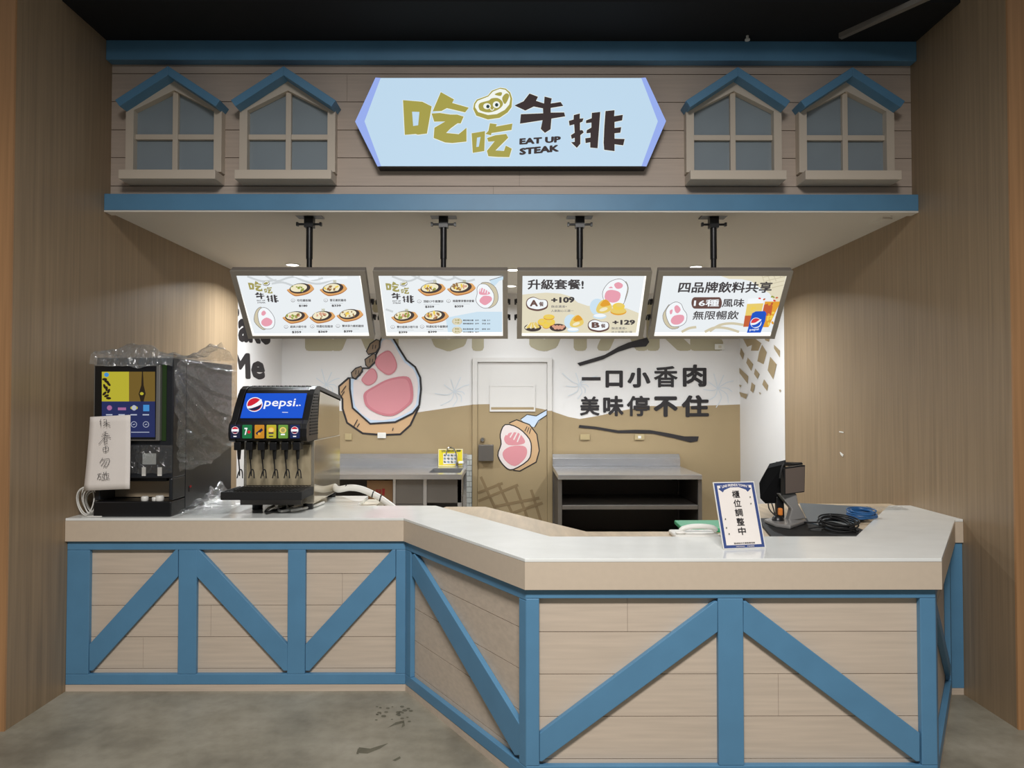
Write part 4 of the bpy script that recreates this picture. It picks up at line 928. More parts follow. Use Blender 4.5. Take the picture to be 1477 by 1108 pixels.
# ------------------------------------------------------------------ black juice dispenser
JX0, JX1, JY0, JY1, JZ1 = -2.317, -1.885, 3.985, 4.83, 1.841
ju = thing('juice_dispenser', 'tall black drink dispenser with lit touch screen beside the wood wall', 'dispenser', ((JX0 + JX1) / 2, (JY0 + JY1) / 2, ZC))
jz = lambda py, Y=JY0: onY(300, py, Y).z
jx = lambda px, Y=JY0: onY(px, 600, Y).x
zr0, zr1 = jz(718), jz(690)
m = MB(); m.box(JX0, JX1, JY0 + .16, JY1, ZC + .02, JZ1, M_DGREY); m.box(JX0, JX1, JY0, JY0 + .1595, zr1 + .0, JZ1, M_DGREY); m.box(JX0, JX0 + .03, JY0, JY0 + .1595, ZC + .09, zr1 - .0005, M_DGREY); m.box(JX1 - .02, JX1, JY0, JY0 + .1595, ZC + .09, zr1 - .0005, M_DGREY)
m.build('cabinet', ju, bevel=.006)
MB().box(JX0, JX1, JY0 - .012, JY0 + .159, ZC, ZC + .085, M_BLACK).build('drip_tray', ju, bevel=.006)
MB().box(JX0 + .031, JX1 - .021, JY0 + .15, JY0 + .1595, ZC + .09, zr1 - .01, mat('recess_metal_reflect_tint', (190, 172, 146), .35, metal=.3)).build('recess_plate', ju)  # plain steel; the brown wall reflection is painted into its colour
MB().box(JX0 + .05, JX1 - .05, JY0 + .04, JY0 + .14, zr1 - .022, zr1 - .0005, M_BLACK).build('nozzle', ju, bevel=.004)
bx0_, bx1_, bz0_, bz1_ = jx(139), jx(234), jz(635.6), jz(526.5)
MB().box(bx0_, bx1_, JY0 - .03, JY0 - .0005, bz0_, bz1_, mat('silver_bezel', (150, 148, 144), .3, metal=.6)).build('screen_bezel', ju, bevel=.004)
gl_ = MB().box(bx0_ + .008, bx1_ - .02, JY0 - .032, JY0 - .0305, bz0_ + .008, bz1_ - .008, M_BLACK).build('screen_glass', ju)
c = Canvas((0, JY0 - .032, 0), (0, -1, 0), lift=.0005, step=.0002); c.at(4.1063, 80, 490)
E_JY = emi('juice_screen_yellow', (196, 186, 52), .8); E_JG = emi('juice_screen_gold', (120, 96, 40), .8); E_JD = emi('juice_screen_dark', (46, 34, 18), .6); E_JN = emi('juice_screen_navy', (36, 46, 96), .8); E_JW = emi('juice_screen_white', (190, 196, 214), .8); E_JC = emi('juice_screen_cyan', (70, 150, 220), .8); E_JP = emi('juice_screen_pink', (176, 110, 160), .8)
c.poly([(275, 190), (436, 190), (436, 366), (275, 366)], E_JY); c.poly([(436, 190), (590, 190), (590, 366), (436, 366)], E_JG); c.poly([(275, 366), (590, 366), (590, 578), (275, 578)], E_JN)
for k in range(9): c.ell(292 + 12 * (k % 3), 235 + 14 * k, 16, 8, E_JD, .4 * k, 8)
c.ell(304, 208, 14, 13, E_JC)
c.poly([(514, 190), (520, 190), (524, 270), (536, 320), (530, 340), (524, 366), (506, 366), (500, 340), (494, 322), (510, 270)], E_JD); c.ell(513, 320, 11, 9, E_JY)
c.ell(322, 404, 15, 15, E_JP); c.poly([(372, 402), (420, 402), (420, 418), (372, 418)], E_JP); c.ell(468, 404, 22, 12, E_JY); c.ell(468, 404, 14, 16, E_JW); c.poly([(522, 386), (558, 386), (558, 424), (522, 424)], E_JC)
for x in (322, 396, 468, 540): c.line([(x - 20, 445), (x + 18, 445)], 7, E_JW); c.ell(x, 502, 18, 18, E_JW); c.ell(x, 502, 15, 15, E_JN); c.line([(x - 7, 504), (x + 7, 500)], 4, E_JW)
c.line([(452, 548), (560, 548)], 4, E_JW)
c.build('touch_display', gl_)
MB().box(jx(234.5), jx(240), JY0 - .006, JY0 - .0005, jz(636), jz(526), emi('green_led_strip', (60, 96, 36), .22)).build('light_strip', ju)
MB().box(jx(206.6), jx(226), JY0 - .0025, JY0 - .0005, jz(670), jz(654), mat('grey_sticker', (168, 172, 170), .5)).build('sticker', ju)
for a, b in ((206, 211.5), (228.5, 234.6)): MB().box(jx(a), jx(b), JY0 - .004, JY0 - .0005, jz(686.5), jz(674), M_WPLAST).build('tape_tab', ju)
MB().box(JX1 + .0005, JX1 + .003, 4.19, 4.22, 1.065, 1.095, M_BLACK).build('side_switch', ju); MB().box(JX1 + .0032, JX1 + .004, 4.192, 4.218, 1.088, 1.1, M_RED).build('side_label', ju)
for x in (JX0 + .05, JX1 - .05):
    for y in (JY0 + .2, JY1 - .05): MB().cyl((x, y, ZC), (x, y, ZC + .0195), .018, M_BLACK).build('foot', ju)
# taped paper notice
YP = JY0 - .04
cor = [onY(130, 601.5, YP), onY(188, 598.5, YP), onY(188, 705.2, YP), onY(122.5, 707.5, YP)]
rows = []
for i in range(13):
    v = i / 12; row = []
    for j in range(9):
        u_ = j / 8; p = cor[0].lerp(cor[1], u_).lerp(cor[3].lerp(cor[2], u_), v)
        p.y += -.012 * (v ** 2) * (1 - u_ * .6) + .002 * math.sin(u_ * 7 + v * 3); row.append(p)
    rows.append(row)
pn = thing('handwritten_notice', 'white paper with five handwritten characters taped on the black drink dispenser', 'notice', (cor[3].x + .1, YP, cor[3].z))
o = MB().grid(rows, M_PAPER).build('paper', pn, smooth=True); s_ = o.modifiers.new('solid', 'SOLIDIFY'); s_.thickness = .0006
HAND = [[[(270, 470), (262, 490)], [(268, 482), (269, 512)], [(284, 476), (300, 472), (302, 488), (286, 490)], [(282, 497), (322, 492)], [(302, 488), (303, 517)], [(300, 498), (284, 512)], [(305, 498), (325, 513)]],
        [[(285, 550), (303, 546)], [(276, 560), (312, 556)], [(272, 572), (322, 567)], [(298, 544), (290, 580), (256, 618)], [(300, 572), (328, 582)], [(290, 586), (304, 584), (304, 604), (288, 606), (290, 586)], [(288, 606), (292, 621), (310, 614)], [(290, 595), (304, 594)]],
        [[(283, 640), (312, 636), (310, 658), (285, 662), (283, 640)], [(297, 630), (298, 670)]],
        [[(280, 700), (262, 730)], [(275, 712), (318, 705), (314, 735), (300, 755), (292, 748)], [(294, 715), (270, 748)], [(306, 718), (284, 756)]],
        [[(248, 798), (272, 792)], [(260, 796), (248, 828)], [(256, 812), (268, 810), (268, 826), (256, 828)], [(284, 784), (290, 796)], [(302, 780), (296, 796)], [(276, 800), (318, 794)], [(290, 800), (289, 826)], [(302, 798), (303, 824)], [(278, 806), (284, 820)], [(316, 804), (308, 818)], [(272, 832), (322, 824)]]]
for strokes in HAND:
    c = Canvas((0, YP - .0165, 0), (0, -1, 0), lift=.0002, step=3e-5); c.at(4.1063, 80, 490)
    for p in strokes: c.line(p, 2.7, M_PEN, sm=3 if len(p) > 3 else 0)
    c.build('handwritten_character', o)
# small white caps on the drip tray
for k, (px, py, sc2) in enumerate(((207.5, 729, 1), (222, 727, .8), (229, 727, 1.15))):
    q = onZ(px, py, ZC + .087); q.y = max(q.y, JY0 + .012)
    lb = ['single white bottle cap lying apart on the black drip tray', 'small white cap in the pair on the black drip tray', 'larger white cap in the pair on the black drip tray'][k]
    q.x = onY(px, py, q.y).x
    tag(MB().lathe([(.018 * sc2, 0), (.0195 * sc2, .004), (.0195 * sc2, .02 * sc2), (.016 * sc2, .025 * sc2)], (q.x, q.y + .01, ZC + .0855), M_WPLAST).build('bottle_cap', loc=(q.x, q.y, ZC + .0855), smooth=True), lb, 'cap', 'white caps on the drip tray')
# white cable bundle beside the dispenser
m = MB(); rnd = random.Random(5)
for k in range(6):
    pts = []; rx, rz = .035 + .02 * rnd.random(), .06 + .025 * rnd.random(); cx = -2.385 + .01 * rnd.random(); cy = 4.0 + .02 * k
    for j in range(15):
        a = -1.57 + j * 2 * math.pi / 14; pts.append((max(cx + rx * math.cos(a), XL + .008), cy + .01 * math.sin(a * 2), ZC + .006 + rz + rz * math.sin(a)))
    m.tube(pts, .0035, M_WPLAST, 6, 2)
m.tube([(-2.4, 4.02, ZC + .004), (-2.36, 3.98, ZC + .0045), (-2.33, 3.965, ZC + .0045), (-2.26, 3.958, ZC + .0045)], .0035, M_WPLAST, 6, 3)
tag(m.build('cable_coil', loc=(-2.37, 4.03, ZC), smooth=True), 'loose coil of thin white cables between wood wall and black drink dispenser', 'cable')
# clear plastic sheet draped over the dispenser
M_FILM = film_mat('clear_plastic_film', .74)
def wr_(p, s=.012, f=9): return noise.noise(V(p) * f) * s + noise.noise(V(p) * f * 2.7) * s * .5
pf = thing('plastic_dust_sheet', 'wrinkled clear plastic sheet draped over the black drink dispenser', 'plastic sheet', (JX1, 4.4, JZ1))
N = 64
def fold(t, v): return sum(.016 * math.exp(-((v - c0 - c1 * t ** .7 - .03 * noise.noise(V((t * 4, c0 * 9, 0)))) / .022) ** 2) for c0, c1 in ((.02, .1), (.03, .42), (.05, .66), (.1, .86), (.3, .78), (.55, .5), (.8, .28), (.93, .12)))
rows = []
for i in range(N + 1):     # right side, hanging
    t = i / N; y = JY0 - .01 + t * (JY1 - JY0 + .02); row = []
    pxb = 249 + t * 91; zb = onX(249 + 83 * t, 680 - 14 * t - 33 * t * t, JX1).z if t < .98 else onX(331, 634, JX1).z
    for j in range(N + 1):
        v = j / N; z = JZ1 + .012 + (zb - JZ1 - .012) * v
        row.append(V((JX1 + .007 + abs(noise.noise(V((y * 3 + z * 2, z * 5 - y * 4, 1.0)))) * (.012 + .03 * v) + abs(noise.noise(V((y * 9, z * 16, 4.0)))) * (.008 + .026 * v * v) + .02 * v * v + fold(t, v), y, z + .006 * math.sin(t * 25) * v)))
    rows.append(row)
m = MB().grid(rows, M_FILM); m.build('side_drape', pf, smooth=True)
rows = []
for i in range(N + 1):     # over the top
    x = JX0 - .012 + (JX1 + .014 - JX0 + .012) * i / N; row = []
    for j in range(N + 1):
        y = JY0 - .045 + (JY1 - JY0 + .055) * j / N
        hump = .055 * math.exp(-(((x + 2.12) / .13) ** 2 + ((y - 4.02) / .1) ** 2)) + .11 * math.exp(-(((x + 1.9) / .13) ** 2 + ((y - 4.62) / .16) ** 2))
        z = JZ1 + .012 + hump * (1 + .4 * noise.noise(V((x, y, 0)) * 14)) + abs(wr_((x, y, 3), .03, 10))
        if j == 0: z = JZ1 - .05 + wr_((x, 0, 0), .02, 8); 
        row.append(V((x, y, z)))
    rows.append(row)
MB().grid(rows, film_mat('clear_plastic_top', .62)).build('top_drape', pf, smooth=True)
rows = []
zt_, zb_ = jz(637), jz(683)
for i in range(16):        # lower front
    x = jx(189) + (JX1 + .006 - jx(189)) * i / 15; row = []
    for j in range(10):
        v = j / 9; row.append(V((x, JY0 - .012 - abs(wr_((x, v, 5), .012, 12)), zt_ - .02 + (zb_ + .004 * math.sin(i) - zt_ + .02) * v)))
    rows.append(row)
MB().grid(rows, film_mat('grey_plastic_film', .78, (150, 152, 150))).build('front_drape', pf, smooth=True)
rows = []
for i in range(26):        # crumpled film on the counter
    t = i / 25; row = []
    for j in range(18):
        s = j / 17; x = -1.86 + .245 * t; y = 3.99 + .62 * s + .02 * math.sin(t * 9)
        z = ZC + .004 + (.012 + .13 * math.exp(-((t - .05) / .3) ** 2) * s) * (.5 + abs(noise.noise(V((x, y, 0)) * 11))) 
        row.append(V((x - .02 * s, y, z)))
    rows.append(row)
tag(MB().grid(rows, film_mat('crumpled_plastic', .68)).build('crumpled_plastic_film', loc=(-1.75, 4.2, ZC), smooth=True), 'crumpled clear plastic film lying on the counter between the two drink dispensers', 'plastic film')

# ------------------------------------------------------------------ cola dispenser
so = thing('soda_dispenser', 'black and steel soda dispenser with lit blue cola panel and six taps', 'dispenser', (-1.37, 4.5, ZC))
SX0, SX1 = -1.575, -1.157
MB().box(SX0, SX1, 4.22, 4.86, .99, 1.365, M_MIRROR).build('lower_body', so, bevel=.004)
MB().prism([(SX0 + .006, 4.30, 1.366), (SX0 + .006, 4.86, 1.366), (SX0 + .006, 4.86, 1.60), (SX0 + .006, 4.36, 1.655)], (SX1 - SX0 - .012, 0, 0), M_MIRROR).build('upper_body', so)
prof = [(4.34, 1.684), (4.28, 1.68), (4.235, 1.662), (4.205, 1.63), (4.15, 1.555), (4.105, 1.488), (4.075, 1.468), (4.062, 1.44), (4.062, 1.395), (4.075, 1.37), (4.10, 1.362), (4.30, 1.3665), (4.302, 1.60), (4.345, 1.657), (4.86, 1.602), (4.875, 1.59), (4.88, 1.615), (4.86, 1.628)]
def hood(x0, x1, d, nm, mt=M_BLACK):
    MB().prism([(x0, y - d * (1 if y < 4.3 else 0), z + d * (1 if z > 1.5 else 0)) for y, z in prof], (x1 - x0, 0, 0), mt).build(nm, so, bevel=.003)
hood(-1.565, -1.19, 0, 'hood'); hood(-1.604, -1.5655, .006, 'hood_end'); hood(-1.1895, -1.158, .006, 'hood_end')
m = MB()
for k in range(26): x = -1.545 + .325 * k / 25; m.box(x, x + .006, 4.265, 4.35, 1.6845, 1.690, M_BLACKM if k % 2 else mat('grey_rib', (120, 122, 124), .4))
m.build('vent_grille', so)
m = MB()
for k in range(14): z = 1.40 + .018 * k; m.box(-1.1575, -1.154, 4.12 + max(0, (z - 1.48)) * .62, 4.29, z, z + .008, M_BLACKM)
m.build('side_louvre', so)
# blue panel
pa, pb = V((4.2045, 1.641)), V((4.1115, 1.4985)); tdir = (pb - pa).normalized(); nn = V((0, tdir.y, -tdir.x)); nn = V((0, nn.y, nn.z)); nn = nn if nn.y < 0 else -nn
pn0 = V((0, pa.x, pa.y)) + nn * .001
hp_ = MB().prism([V((-1.555, pa.x, pa.y)) + nn * .0005, V((-1.199, pa.x, pa.y)) + nn * .0005, V((-1.199, pb.x, pb.y)) + nn * .0005, V((-1.555, pb.x, pb.y)) + nn * .0005], nn * .004, emi('panel_blue', (10, 84, 212), .95)).build('header_panel', so)
c = Canvas(V((0, pa.x, pa.y)) + nn * .0048, nn, lift=.0002, step=.0002); c.at(5.274, 310, 540)
E_PW = emi('panel_white', (245, 246, 250), 1.0); E_PR = emi('panel_red', (206, 24, 46), 1.0); E_PN = emi('panel_navy', (16, 30, 70), .9)
c.ell(302, 230, 62, 55, E_PW, -.3); c.ell(302, 230, 56, 49, E_PR, -.3)
c.poly([(246, 244), (275, 240), (320, 215), (352, 188), (358, 206), (354, 224), (330, 240), (280, 258), (250, 262)], E_PW, 2); c.poly([(252, 262), (285, 258), (330, 242), (354, 228), (346, 250), (325, 268), (295, 276), (268, 272)], E_PN, 2)
c.text('pepsi.', (368, 264), (628, 264), 76, E_PW, .012, tl=(385, 186)); c.line([(640, 236), (652, 237)], 8, E_PW); c.line([(512, 290), (556, 291)], 4, E_PW)
c.build('header_print', hp_)
# flavour buttons and valves
bxs = [(-1.563, (24, 30, 62)), (-1.496, (30, 128, 74)), (-1.426, (222, 150, 40)), (-1.358, (206, 196, 50)), (-1.291, (120, 170, 70)), (-1.224, (22, 40, 92))]
for k, (x, col) in enumerate(bxs):
    mt = emi('button_%d' % k, col, .75)
    b = MB().box(x - .0275, x + .0275, 4.0535, 4.0615, 1.385, 1.462, mt).build('flavour_button', so, bevel=.004)
    c = Canvas((0, 4.0535, 0), (0, -1, 0), lift=.0004, step=.0002)
    pc = lambda dx, dz: None
    def disc(dx, dz, r, mt, sx=1): c.put([V((x + dx + r * sx * math.cos(a), 4.0535, 1.4235 + dz + r * math.sin(a))) for a in [j * math.pi / 8 for j in range(16)]], [list(range(16))], mt)
    def bar(x0, x1, z0, z1, mt): c.put([V((x + x0, 4.0535, 1.4235 + z0)), V((x + x1, 4.0535, 1.4235 + z0)), V((x + x1, 4.0535, 1.4235 + z1)), V((x + x0, 4.0535, 1.4235 + z1))], [[0, 1, 2, 3]], mt)
    if k in (0, 5): disc(0, .008, .021, E_PW); disc(0, .008, .019, E_PR); bar(-.019, .019, .001, .014, E_PW); bar(-.015, .015, -.006, .001, E_PN); bar(-.009, .009, -.03, -.024, E_PW)
    elif k == 1:
        bar(-.014, .003, .014, .022, E_PW); c.put([V((x + a, 4.0535, 1.4235 + b_)) for a, b_ in ((.003, .022), (-.006, -.018), (-.013, -.018), (-.005, .014))], [[0, 1, 2, 3]], E_PW); disc(.012, -.002, .009, E_PR)
    elif k == 2: c.put([V((x + a, 4.0535, 1.4235 + b_)) for a, b_ in ((-.02, -.008), (.014, .02), (.022, .008), (-.012, -.02))], [[0, 1, 2, 3]], E_PN); disc(0, -.012, .008, E_AMB)
    elif k == 3: disc(0, .01, .017, E_AMB, 1.2); disc(0, .01, .012, E_YEL, 1.2); bar(-.014, .014, -.012, -.004, E_PN); bar(-.012, .012, -.03, -.024, E_PN)
    else: disc(0, .008, .018, E_YEL, 1.1); disc(0, .008, .012, E_OL); bar(-.012, .012, -.02, -.012, E_W)
    c.build('button_print', b)
    v = MB().box(x - .02, x + .02, 4.085, 4.15, 1.315, 1.361, M_BLACK); v.cyl((x, 4.115, 1.315), (x, 4.115, 1.26), .012, M_BLACK, 14, .008)
    v = v.build('tap_valve', so, bevel=.003)
    MB().tube([(x - .012, 4.14, 1.33), (x - .012, 4.14, 1.27), (x - .006, 4.14, 1.2), (x, 4.125, 1.165)], .0038, M_BLACKM, 6, 4).build('tap_lever', v, smooth=True)
    MB().tube([(x - .016, 4.13, 1.15), (x - .01, 4.14, 1.185), (x, 4.145, 1.2), (x + .01, 4.14, 1.185), (x + .016, 4.13, 1.15)], .0035, M_BLACKM, 6, 3).build('tap_paddle', v, smooth=True)
m = MB(); m.box(SX0 - .035, SX1 - .0, 3.97, 4.215, 1.046, 1.092, M_BLACKM); m.build('drip_tray', so, bevel=.004)
m = MB()
for k in range(20): m.box(-1.59 + .021 * k, -1.583 + .021 * k, 3.985, 4.2, 1.0925, 1.096, M_BLACKM)
m.build('tray_grate', so)
MB().box(SX0 + .02, SX1 - .02, 4.212, 4.2195, 1.1, 1.34, mat('splash_steel_reflect_tint', (226, 208, 172), .16, metal=.55)).build('splash_plate', so, bevel=.002)  # gold base colour paints in the reflection of tan counter and walls
MB().box(SX0 + .004, SX1 - .06, 4.16, 4.2185, .992, 1.0455, M_STEELD).build('front_bracket', so)
for x in (SX0 + .07, SX1 - .045):
    for y in (4.26, 4.8): MB().cyl((x, y, ZC), (x, y, .9895), .03, M_BLACK).build('foot', so)
for k, (a, b) in enumerate((((-1.42, 4.2), (-1.40, 4.05)), ((-1.38, 4.25), (-1.3, 4.1)), ((-1.34, 4.3), (-1.24, 4.12)))):
    MB().tube([(a[0], a[1] + .1, ZC + .012), (a[0], a[1], ZC + .012), ((a[0] + b[0]) / 2 + .03, b[1], ZC + .012), (b[0] + .06, a[1], ZC + .012), (b[0] + .08, a[1] + .15, ZC + .012)], .008, M_WPLAST if k else M_BLACK, 8, 4).build('drain_hose', so, smooth=True)
# insulated white hose behind it
hp = [(-1.16, 4.72, 1.03)] + [tuple(onY(x, y, 4.62)) for x, y in ((488, 706), (505, 703.5), (522, 706), (540, 714), (556, 724))] + [(onY(572, 738, 4.6).x, 4.6, onY(572, 738, 4.6).z), (-.66, 4.58, .75)]
hs = thing('insulated_hose', 'thick white wrapped hose arching down behind the soda dispenser', 'hose', (-.95, 4.62, ZC))
ho_ = MB().tube(hp, .021, M_WPLAST, 12, 5).build('hose', hs, smooth=True)
for x, y in ((499, 703.5), (538, 713), (549, 719)):
    q = onY(x, y, 4.62); MB().cyl(q - V((.004, 0, -.001)), q + V((.004, 0, -.001)), .0222, M_BLACK, 14).build('cable_tie', ho_)

# ------------------------------------------------------------------ cardboard notice on the counter
A3, B3 = onZ(1043.5, 793, ZC), onZ(1104.5, 790.5, ZC)
u3 = (B3 - A3); Wd = u3.length; u3.normalize(); back = V((-u3.y, u3.x, 0)); lean = math.radians(19)
v3 = back * math.sin(lean) + V((0, 0, 1)) * math.cos(lean); n3 = u3.cross(v3); n3 = n3 if n3.y < 0 else -n3
cs = Canvas(A3, n3); TL = cs.P(1033.5, 696); H3 = (TL - A3).dot(v3)
nt_ = thing('counter_notice', 'blue bordered white notice board leaning back on the white counter', 'notice', (A3 + B3) / 2)
AA = A3 + V((0, 0, .0012))
nb_ = MB().prism([AA, AA + u3 * Wd, AA + u3 * Wd + v3 * H3, AA + v3 * H3], -n3 * .004, M_WPLAST).build('board', nt_)
fo = AA + u3 * Wd * .5 + v3 * H3 * .55 - n3 * .0045; bk = fo + back * .07; bk.z = ZC + .001
MB().prism([fo - u3 * .03, fo + u3 * .03, bk + u3 * .03, bk - u3 * .03], V((0, 0, -.003)) - back * .0, M_WPLAST).build('rear_strut', nt_)
c = Canvas(AA, n3, lift=.0004, step=.0002)
def L(a, b): return AA + u3 * (Wd * a) + v3 * (H3 * b)
def lq(pts, mt): c.put([L(*p) for p in pts], [list(range(len(pts)))], mt)
def ltext(s, x0, x1, y0, y1, mt, bold=0.0, arch=0):
    vs, fs, base = text_mesh(s, bold); a0 = min(v[0] for v in vs); a1 = max(v[0] for v in vs); b0 = min(v[1] for v in vs); b1 = max(v[1] for v in vs)
    pts = []
    for x, y in vs:
        t = (x - a0) / (a1 - a0); pts.append(L(x0 + (x1 - x0) * t, y0 + (y1 - y0) * (y - b0) / (b1 - b0) + arch * (1 - (2 * t - 1) ** 2)))
    c.put(pts, fs, mt, base)
lq([(.02, .012), (.98, .012), (.98, .985), (.02, .985)], M_NAVY); lq([(.085, .055), (.915, .055), (.915, .945), (.085, .945)], M_PAPER)
lq([(.1, .895), (.2, .84), (.24, .875), (.4, .915), (.6, .915), (.76, .875), (.8, .84), (.9, .895), (.84, .91), (.85, .935), (.7, .965), (.5, .985), (.3, .965), (.15, .935), (.16, .91)], M_NAVY)
ltext('LINE FRIENDS TOWN', .2, .8, .905, .945, M_PAPER, .03, .025)
for k, ch in enumerate('櫃位調整中'): ltext(ch, .41, .59, .765 - .138 * k - .015, .88 - .138 * k - .015, M_INK, .02)
ltext('造成您的不便敬請見諒', .26, .76, .068, .09, M_INK, .02)
ltext('LINE FRIENDS', .3, .5, .024, .038, M_PAPER, .02); ltext('TOWN', .56, .72, .022, .04, M_PAPER, .02)
for a, b in ((.83, .76), (.82, .66), (.15, .44), (.14, .31), (.18, .22)): lq([(a - .015, b - .01), (a + .015, b - .008), (a + .012, b + .01), (a - .01, b + .008)], M_PGR)
c.build('print', nb_)

# ------------------------------------------------------------------ things on the staff worktop
# green chopping board
gp = [onZ(972.5, 750.5, ZI + .021), onZ(1041, 750, ZI + .021), onZ(1041, 762, ZI + .021), onZ(985, 762.3, ZI + .021)]
gp[1].x = 1.26; gp[2].x = 1.22
tag(MB().prism([(p.x, p.y, ZI + .0005) for p in gp], (0, 0, .0205), M_GREEN).build('chopping_board', loc=(1.05, 3.75, ZI), bevel=.004), 'bright green chopping board lying behind the white telephone', 'chopping board')
# telephone
ph = thing('desk_telephone', 'white desk telephone partly hidden behind the countertop edge', 'telephone', (.9, 3.5, ZI))
zh = ZI
MB().prism([(.80, 3.43, zh + .0005), (1.02, 3.43, zh + .0005), (1.02, 3.59, zh + .0005), (.80, 3.59, zh + .0005)], (0, 0, .022), M_WPLAST).build('base', ph, bevel=.008)
MB().tube([(.84, 3.5, zh + .03), (.855, 3.5, zh + .043), (.9, 3.5, zh + .052), (.96, 3.5, zh + .052), (1.0, 3.5, zh + .045), (1.015, 3.5, zh + .03)], .013, M_WPLAST, 10, 4).build('handset', ph, smooth=True)
m = MB(); m.tube([(.83 + .022 * math.cos(a), 3.46 + .012 * math.sin(a), zh + .03) for a in [k * .5 for k in range(13)]], .005, M_WPLAST, 6, 2); m.build('cord', ph, smooth=True)
# black mat, till
bm_ = [(1.26, 3.405), (1.655, 3.405), (1.80, 3.62), (1.80, 3.98), (1.38, 3.98)]
tag(MB().prism([(x, y, ZI + .0005) for x, y in bm_], (0, 0, .013), M_BLACKM).build('counter_mat', loc=(1.5, 3.7, ZI)), 'black rubber mat under the till on the staff worktop', 'mat')
zm = ZI + .014
ti = thing('till_terminal', 'black point of sale till with rear customer display on a grey stand', 'till', (1.5, 3.88, zm))
M_TILL = mat('till_grey', (140, 138, 136), .3, metal=.2); M_DISP = mat('display_glass', (104, 92, 84), .2)
fp = [onZ(x, y, zm + .02) for x, y in ((1102, 749), (1122, 743.5), (1158, 745), (1163, 750), (1140, 758), (1118, 755))]
MB().prism([(p.x, p.y, zm) for p in fp], (0, 0, .02), M_TILL).build('foot', ti, bevel=.006)
sa = onY(1142, 750, 3.84); sb_ = onY(1140, 712, 3.84)
wq = lambda px, py, Y: onY(px, py, Y)
st0 = [wq(1124, 713, 3.80), wq(1149, 712, 3.80), wq(1152, 728, 3.80), wq(1163, 748, 3.80), wq(1137, 752, 3.80), wq(1142, 735, 3.80)]
MB().prism(st0, (0, .05, 0), M_TILL).build('stand', ti, bevel=.006)
st1 = [wq(1120, 717, 3.86), wq(1131, 716, 3.86), wq(1132, 752, 3.86), wq(1121, 752, 3.86)]
MB().prism(st1, (0, .03, 0), M_BLACK).build('stand_spine', ti, bevel=.004)
dp = [wq(1131.3, 675, 3.76), wq(1161.7, 671, 3.80), wq(1160.8, 710, 3.80), wq(1131.6, 714, 3.76)]
cd_ = MB().prism(dp, (-.01, .028, 0), M_BLACK).build('customer_display', ti, bevel=.003)
dd = [dp[0].lerp(dp[2], .04), dp[1].lerp(dp[3], .04), dp[2].lerp(dp[0], .04), dp[3].lerp(dp[1], .04)]
MB().prism([p + V((0, -.003, 0)) for p in dd], (0, .0025, 0), M_DISP).build('display_screen', cd_)
mo = [wq(1107, 675.5, 3.84), wq(1130.5, 670, 3.79), wq(1130.5, 722, 3.86), wq(1121, 726, 3.89), wq(1104, 726.5, 3.91), wq(1096.5, 719, 3.90), wq(1095, 697, 3.87)]
MB().prism(mo, (.03, .05, .02), mat('monitor_shell', (22, 22, 24), .8, spec=.1)).build('monitor', ti)
tp = [wq(1109, 673.5, 3.86), wq(1120, 666, 3.92), wq(1157, 667, 3.92), wq(1150, 670.5, 3.84), wq(1131, 669, 3.83)]
MB().prism(tp, (0, .004, -.012), mat('monitor_rim', (66, 60, 54), .95, spec=.05)).build('monitor_top', ti)
MB().tube([wq(1125, 690, 3.775), wq(1127, 678, 3.775), wq(1132, 669, 3.79), wq(1145, 670, 3.80), wq(1157, 669, 3.82)], .005, M_BLACKM, 6, 4).build('display_cable', ti, smooth=True)
for k in range(2): MB().tube([wq(1108 + 5 * k, 726, 3.86), wq(1110 + 6 * k, 735, 3.84), wq(1118, 744, 3.83), wq(1121, 748, 3.83)], .0035, M_BLACKM, 6, 4).build('lead', ti, smooth=True)
sn = thing('barcode_scanner', 'small black scanner with orange trigger in front of the till', 'scanner', (onZ(1122, 755, zm).x, 3.72, zm))
q = onZ(1122, 756, zm); MB().lathe([(.03, .0003), (.034, .01), (.028, .035), (.016, .045)], (q.x, q.y, zm), M_BLACK).build('cradle', sn, smooth=True)
MB().box(q.x + .002, q.x + .024, q.y - .012, q.y + .012, zm + .046, zm + .085, M_ORANGE).build('trigger', sn, bevel=.006)
# grey sheet, blue cable, black leads
sh = [onZ(1153, 726, ZI + .02), onZ(1256, 731.5, ZI + .02), onZ(1262, 744, ZI + .004), onZ(1207, 769, ZI + .004), onZ(1167, 757, ZI + .004)]
sh[3].y = max(sh[3].y, 3.5)
rows = []
m = MB(); m.prism([V((p.x, p.y, ZI + .0145 + (.004 if i < 2 else 0))) for i, p in enumerate(sh)], (0, 0, .003), M_MAT)
tag(m.build('grey_sheet', loc=(2.0, 4.1, ZI)), 'slate grey flat sheet lying behind the till beside the wood wall', 'sheet')
def coil(cx, cy, z, rx, ry, n, r, mt, seed, rise=.0):
    rd = random.Random(seed); m = MB()
    for k in range(n):
        a0 = rd.random() * 6; q1, q2 = rx * (.75 + .4 * rd.random()), ry * (.75 + .4 * rd.random()); dx, dy = (rd.random() - .5) * rx * .5, (rd.random() - .5) * ry * .5
        m.tube([(cx + dx + q1 * math.cos(a0 + j * .52), cy + dy + q2 * math.sin(a0 + j * .52), z + r + k * r * 1.1 + rise * (1 + math.sin(a0 + j * .52)) / 2) for j in range(13)], r, mt, 6, 3)
    return m
q = onZ(1245, 755, ZI + .02)
tag(coil(1.945, 3.95, ZI + .0185, .07, .055, 8, .004, M_BCABLE, 4, .015).build('blue_cable_coil', loc=(1.945, 3.95, ZI + .018), smooth=True), 'coil of blue network cable beside the countertop corner', 'cable')
m = coil(1.665, 3.62, zm, .085, .075, 8, .004, M_BLACKM, 11, .03)
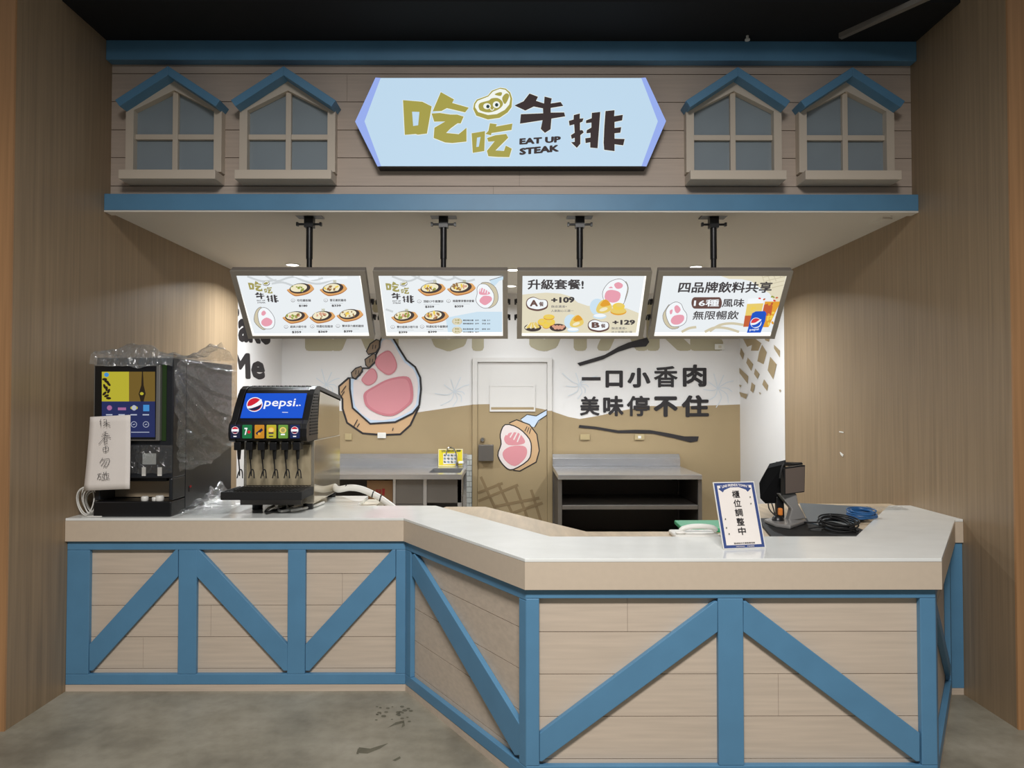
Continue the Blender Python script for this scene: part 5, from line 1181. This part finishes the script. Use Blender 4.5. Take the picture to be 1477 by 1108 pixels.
m.tube([(1.55, 3.8, zm + .006), (1.6, 3.72, zm + .02), (1.66, 3.66, zm + .03), (1.73, 3.58, zm + .01), (1.74, 3.55, zm + .006)], .0045, M_BLACKM, 6, 4)
m.tube([(1.52, 3.62, zm + .006), (1.6, 3.6, zm + .02), (1.7, 3.57, zm + .006), (1.72, 3.53, zm + .006)], .0045, M_BLACKM, 6, 4)
tag(m.build('cable_tangle', loc=(1.68, 3.62, zm), smooth=True), 'tangle of black cables on the mat beside the till', 'cable')
# plastic scrap on the counter end
rows = []
for i in range(12):
    row = []
    for j in range(8): x = 2.16 + .2 * i / 11; y = 4.18 + .14 * j / 7; row.append(V((x, y, ZC + .003 + .012 * abs(noise.noise(V((x, y, 2)) * 20)))))
    rows.append(row)
tag(MB().grid(rows, film_mat('plastic_scrap', .6)).build('plastic_scrap', loc=(2.26, 4.25, ZC), smooth=True), 'flat scrap of clear plastic on the counter end against the wood wall', 'plastic film')
# hatch and sticker on the soffit, tape scraps on the right wall
hz = [onZ(x, y, ZS - .002) for x, y in ((1254, 322), (1273, 313.5), (1287, 314.5), (1268, 323))]
ha = thing('ceiling_hatch', 'small raised rectangular cover on the soffit near the wood wall', 'hatch', (hz[0].x, hz[0].y, ZS))
MB().prism([(p.x, p.y, ZS - .012) for p in hz], (0, 0, .0115), M_SOFFIT).build('cover', ha)
hz = [onZ(x, y, ZS - .002) for x, y in ((1291, 306), (1300, 304.8), (1307, 304.8), (1296, 307))]
tag(MB().prism([(p.x, p.y + .08, ZS - .003) for p in hz], (0, 0, .0028), mat('brown_sticker', (96, 70, 66), .6)).build('soffit_sticker', loc=(hz[0].x, hz[0].y + .08, ZS)), 'tiny dark sticker in the soffit corner beside the lower blue beam', 'sticker')
for px, py, s, lab in ((1214, 623, 0, 'upper scrap of white tape on the wood wall above the till side'), (1214, 655, 1, 'lower scrap of white tape on the wood wall above the grey sheet')):
    pts = [(-2, -3), (3, 1), (2, 4), (-1, 1)] if s else [(-3, -1), (3, 0), (3, 1.6), (-3, .6)]
    P3 = [onX(px + a, py + b, XR - .001) for a, b in pts]
    tag(MB().prism([p + V((-.0035, 0, 0)) for p in P3], (.003, 0, 0), M_WPLAST).build('tape_scrap', loc=P3[0]), lab, 'tape', 'tape scraps on the wood wall')
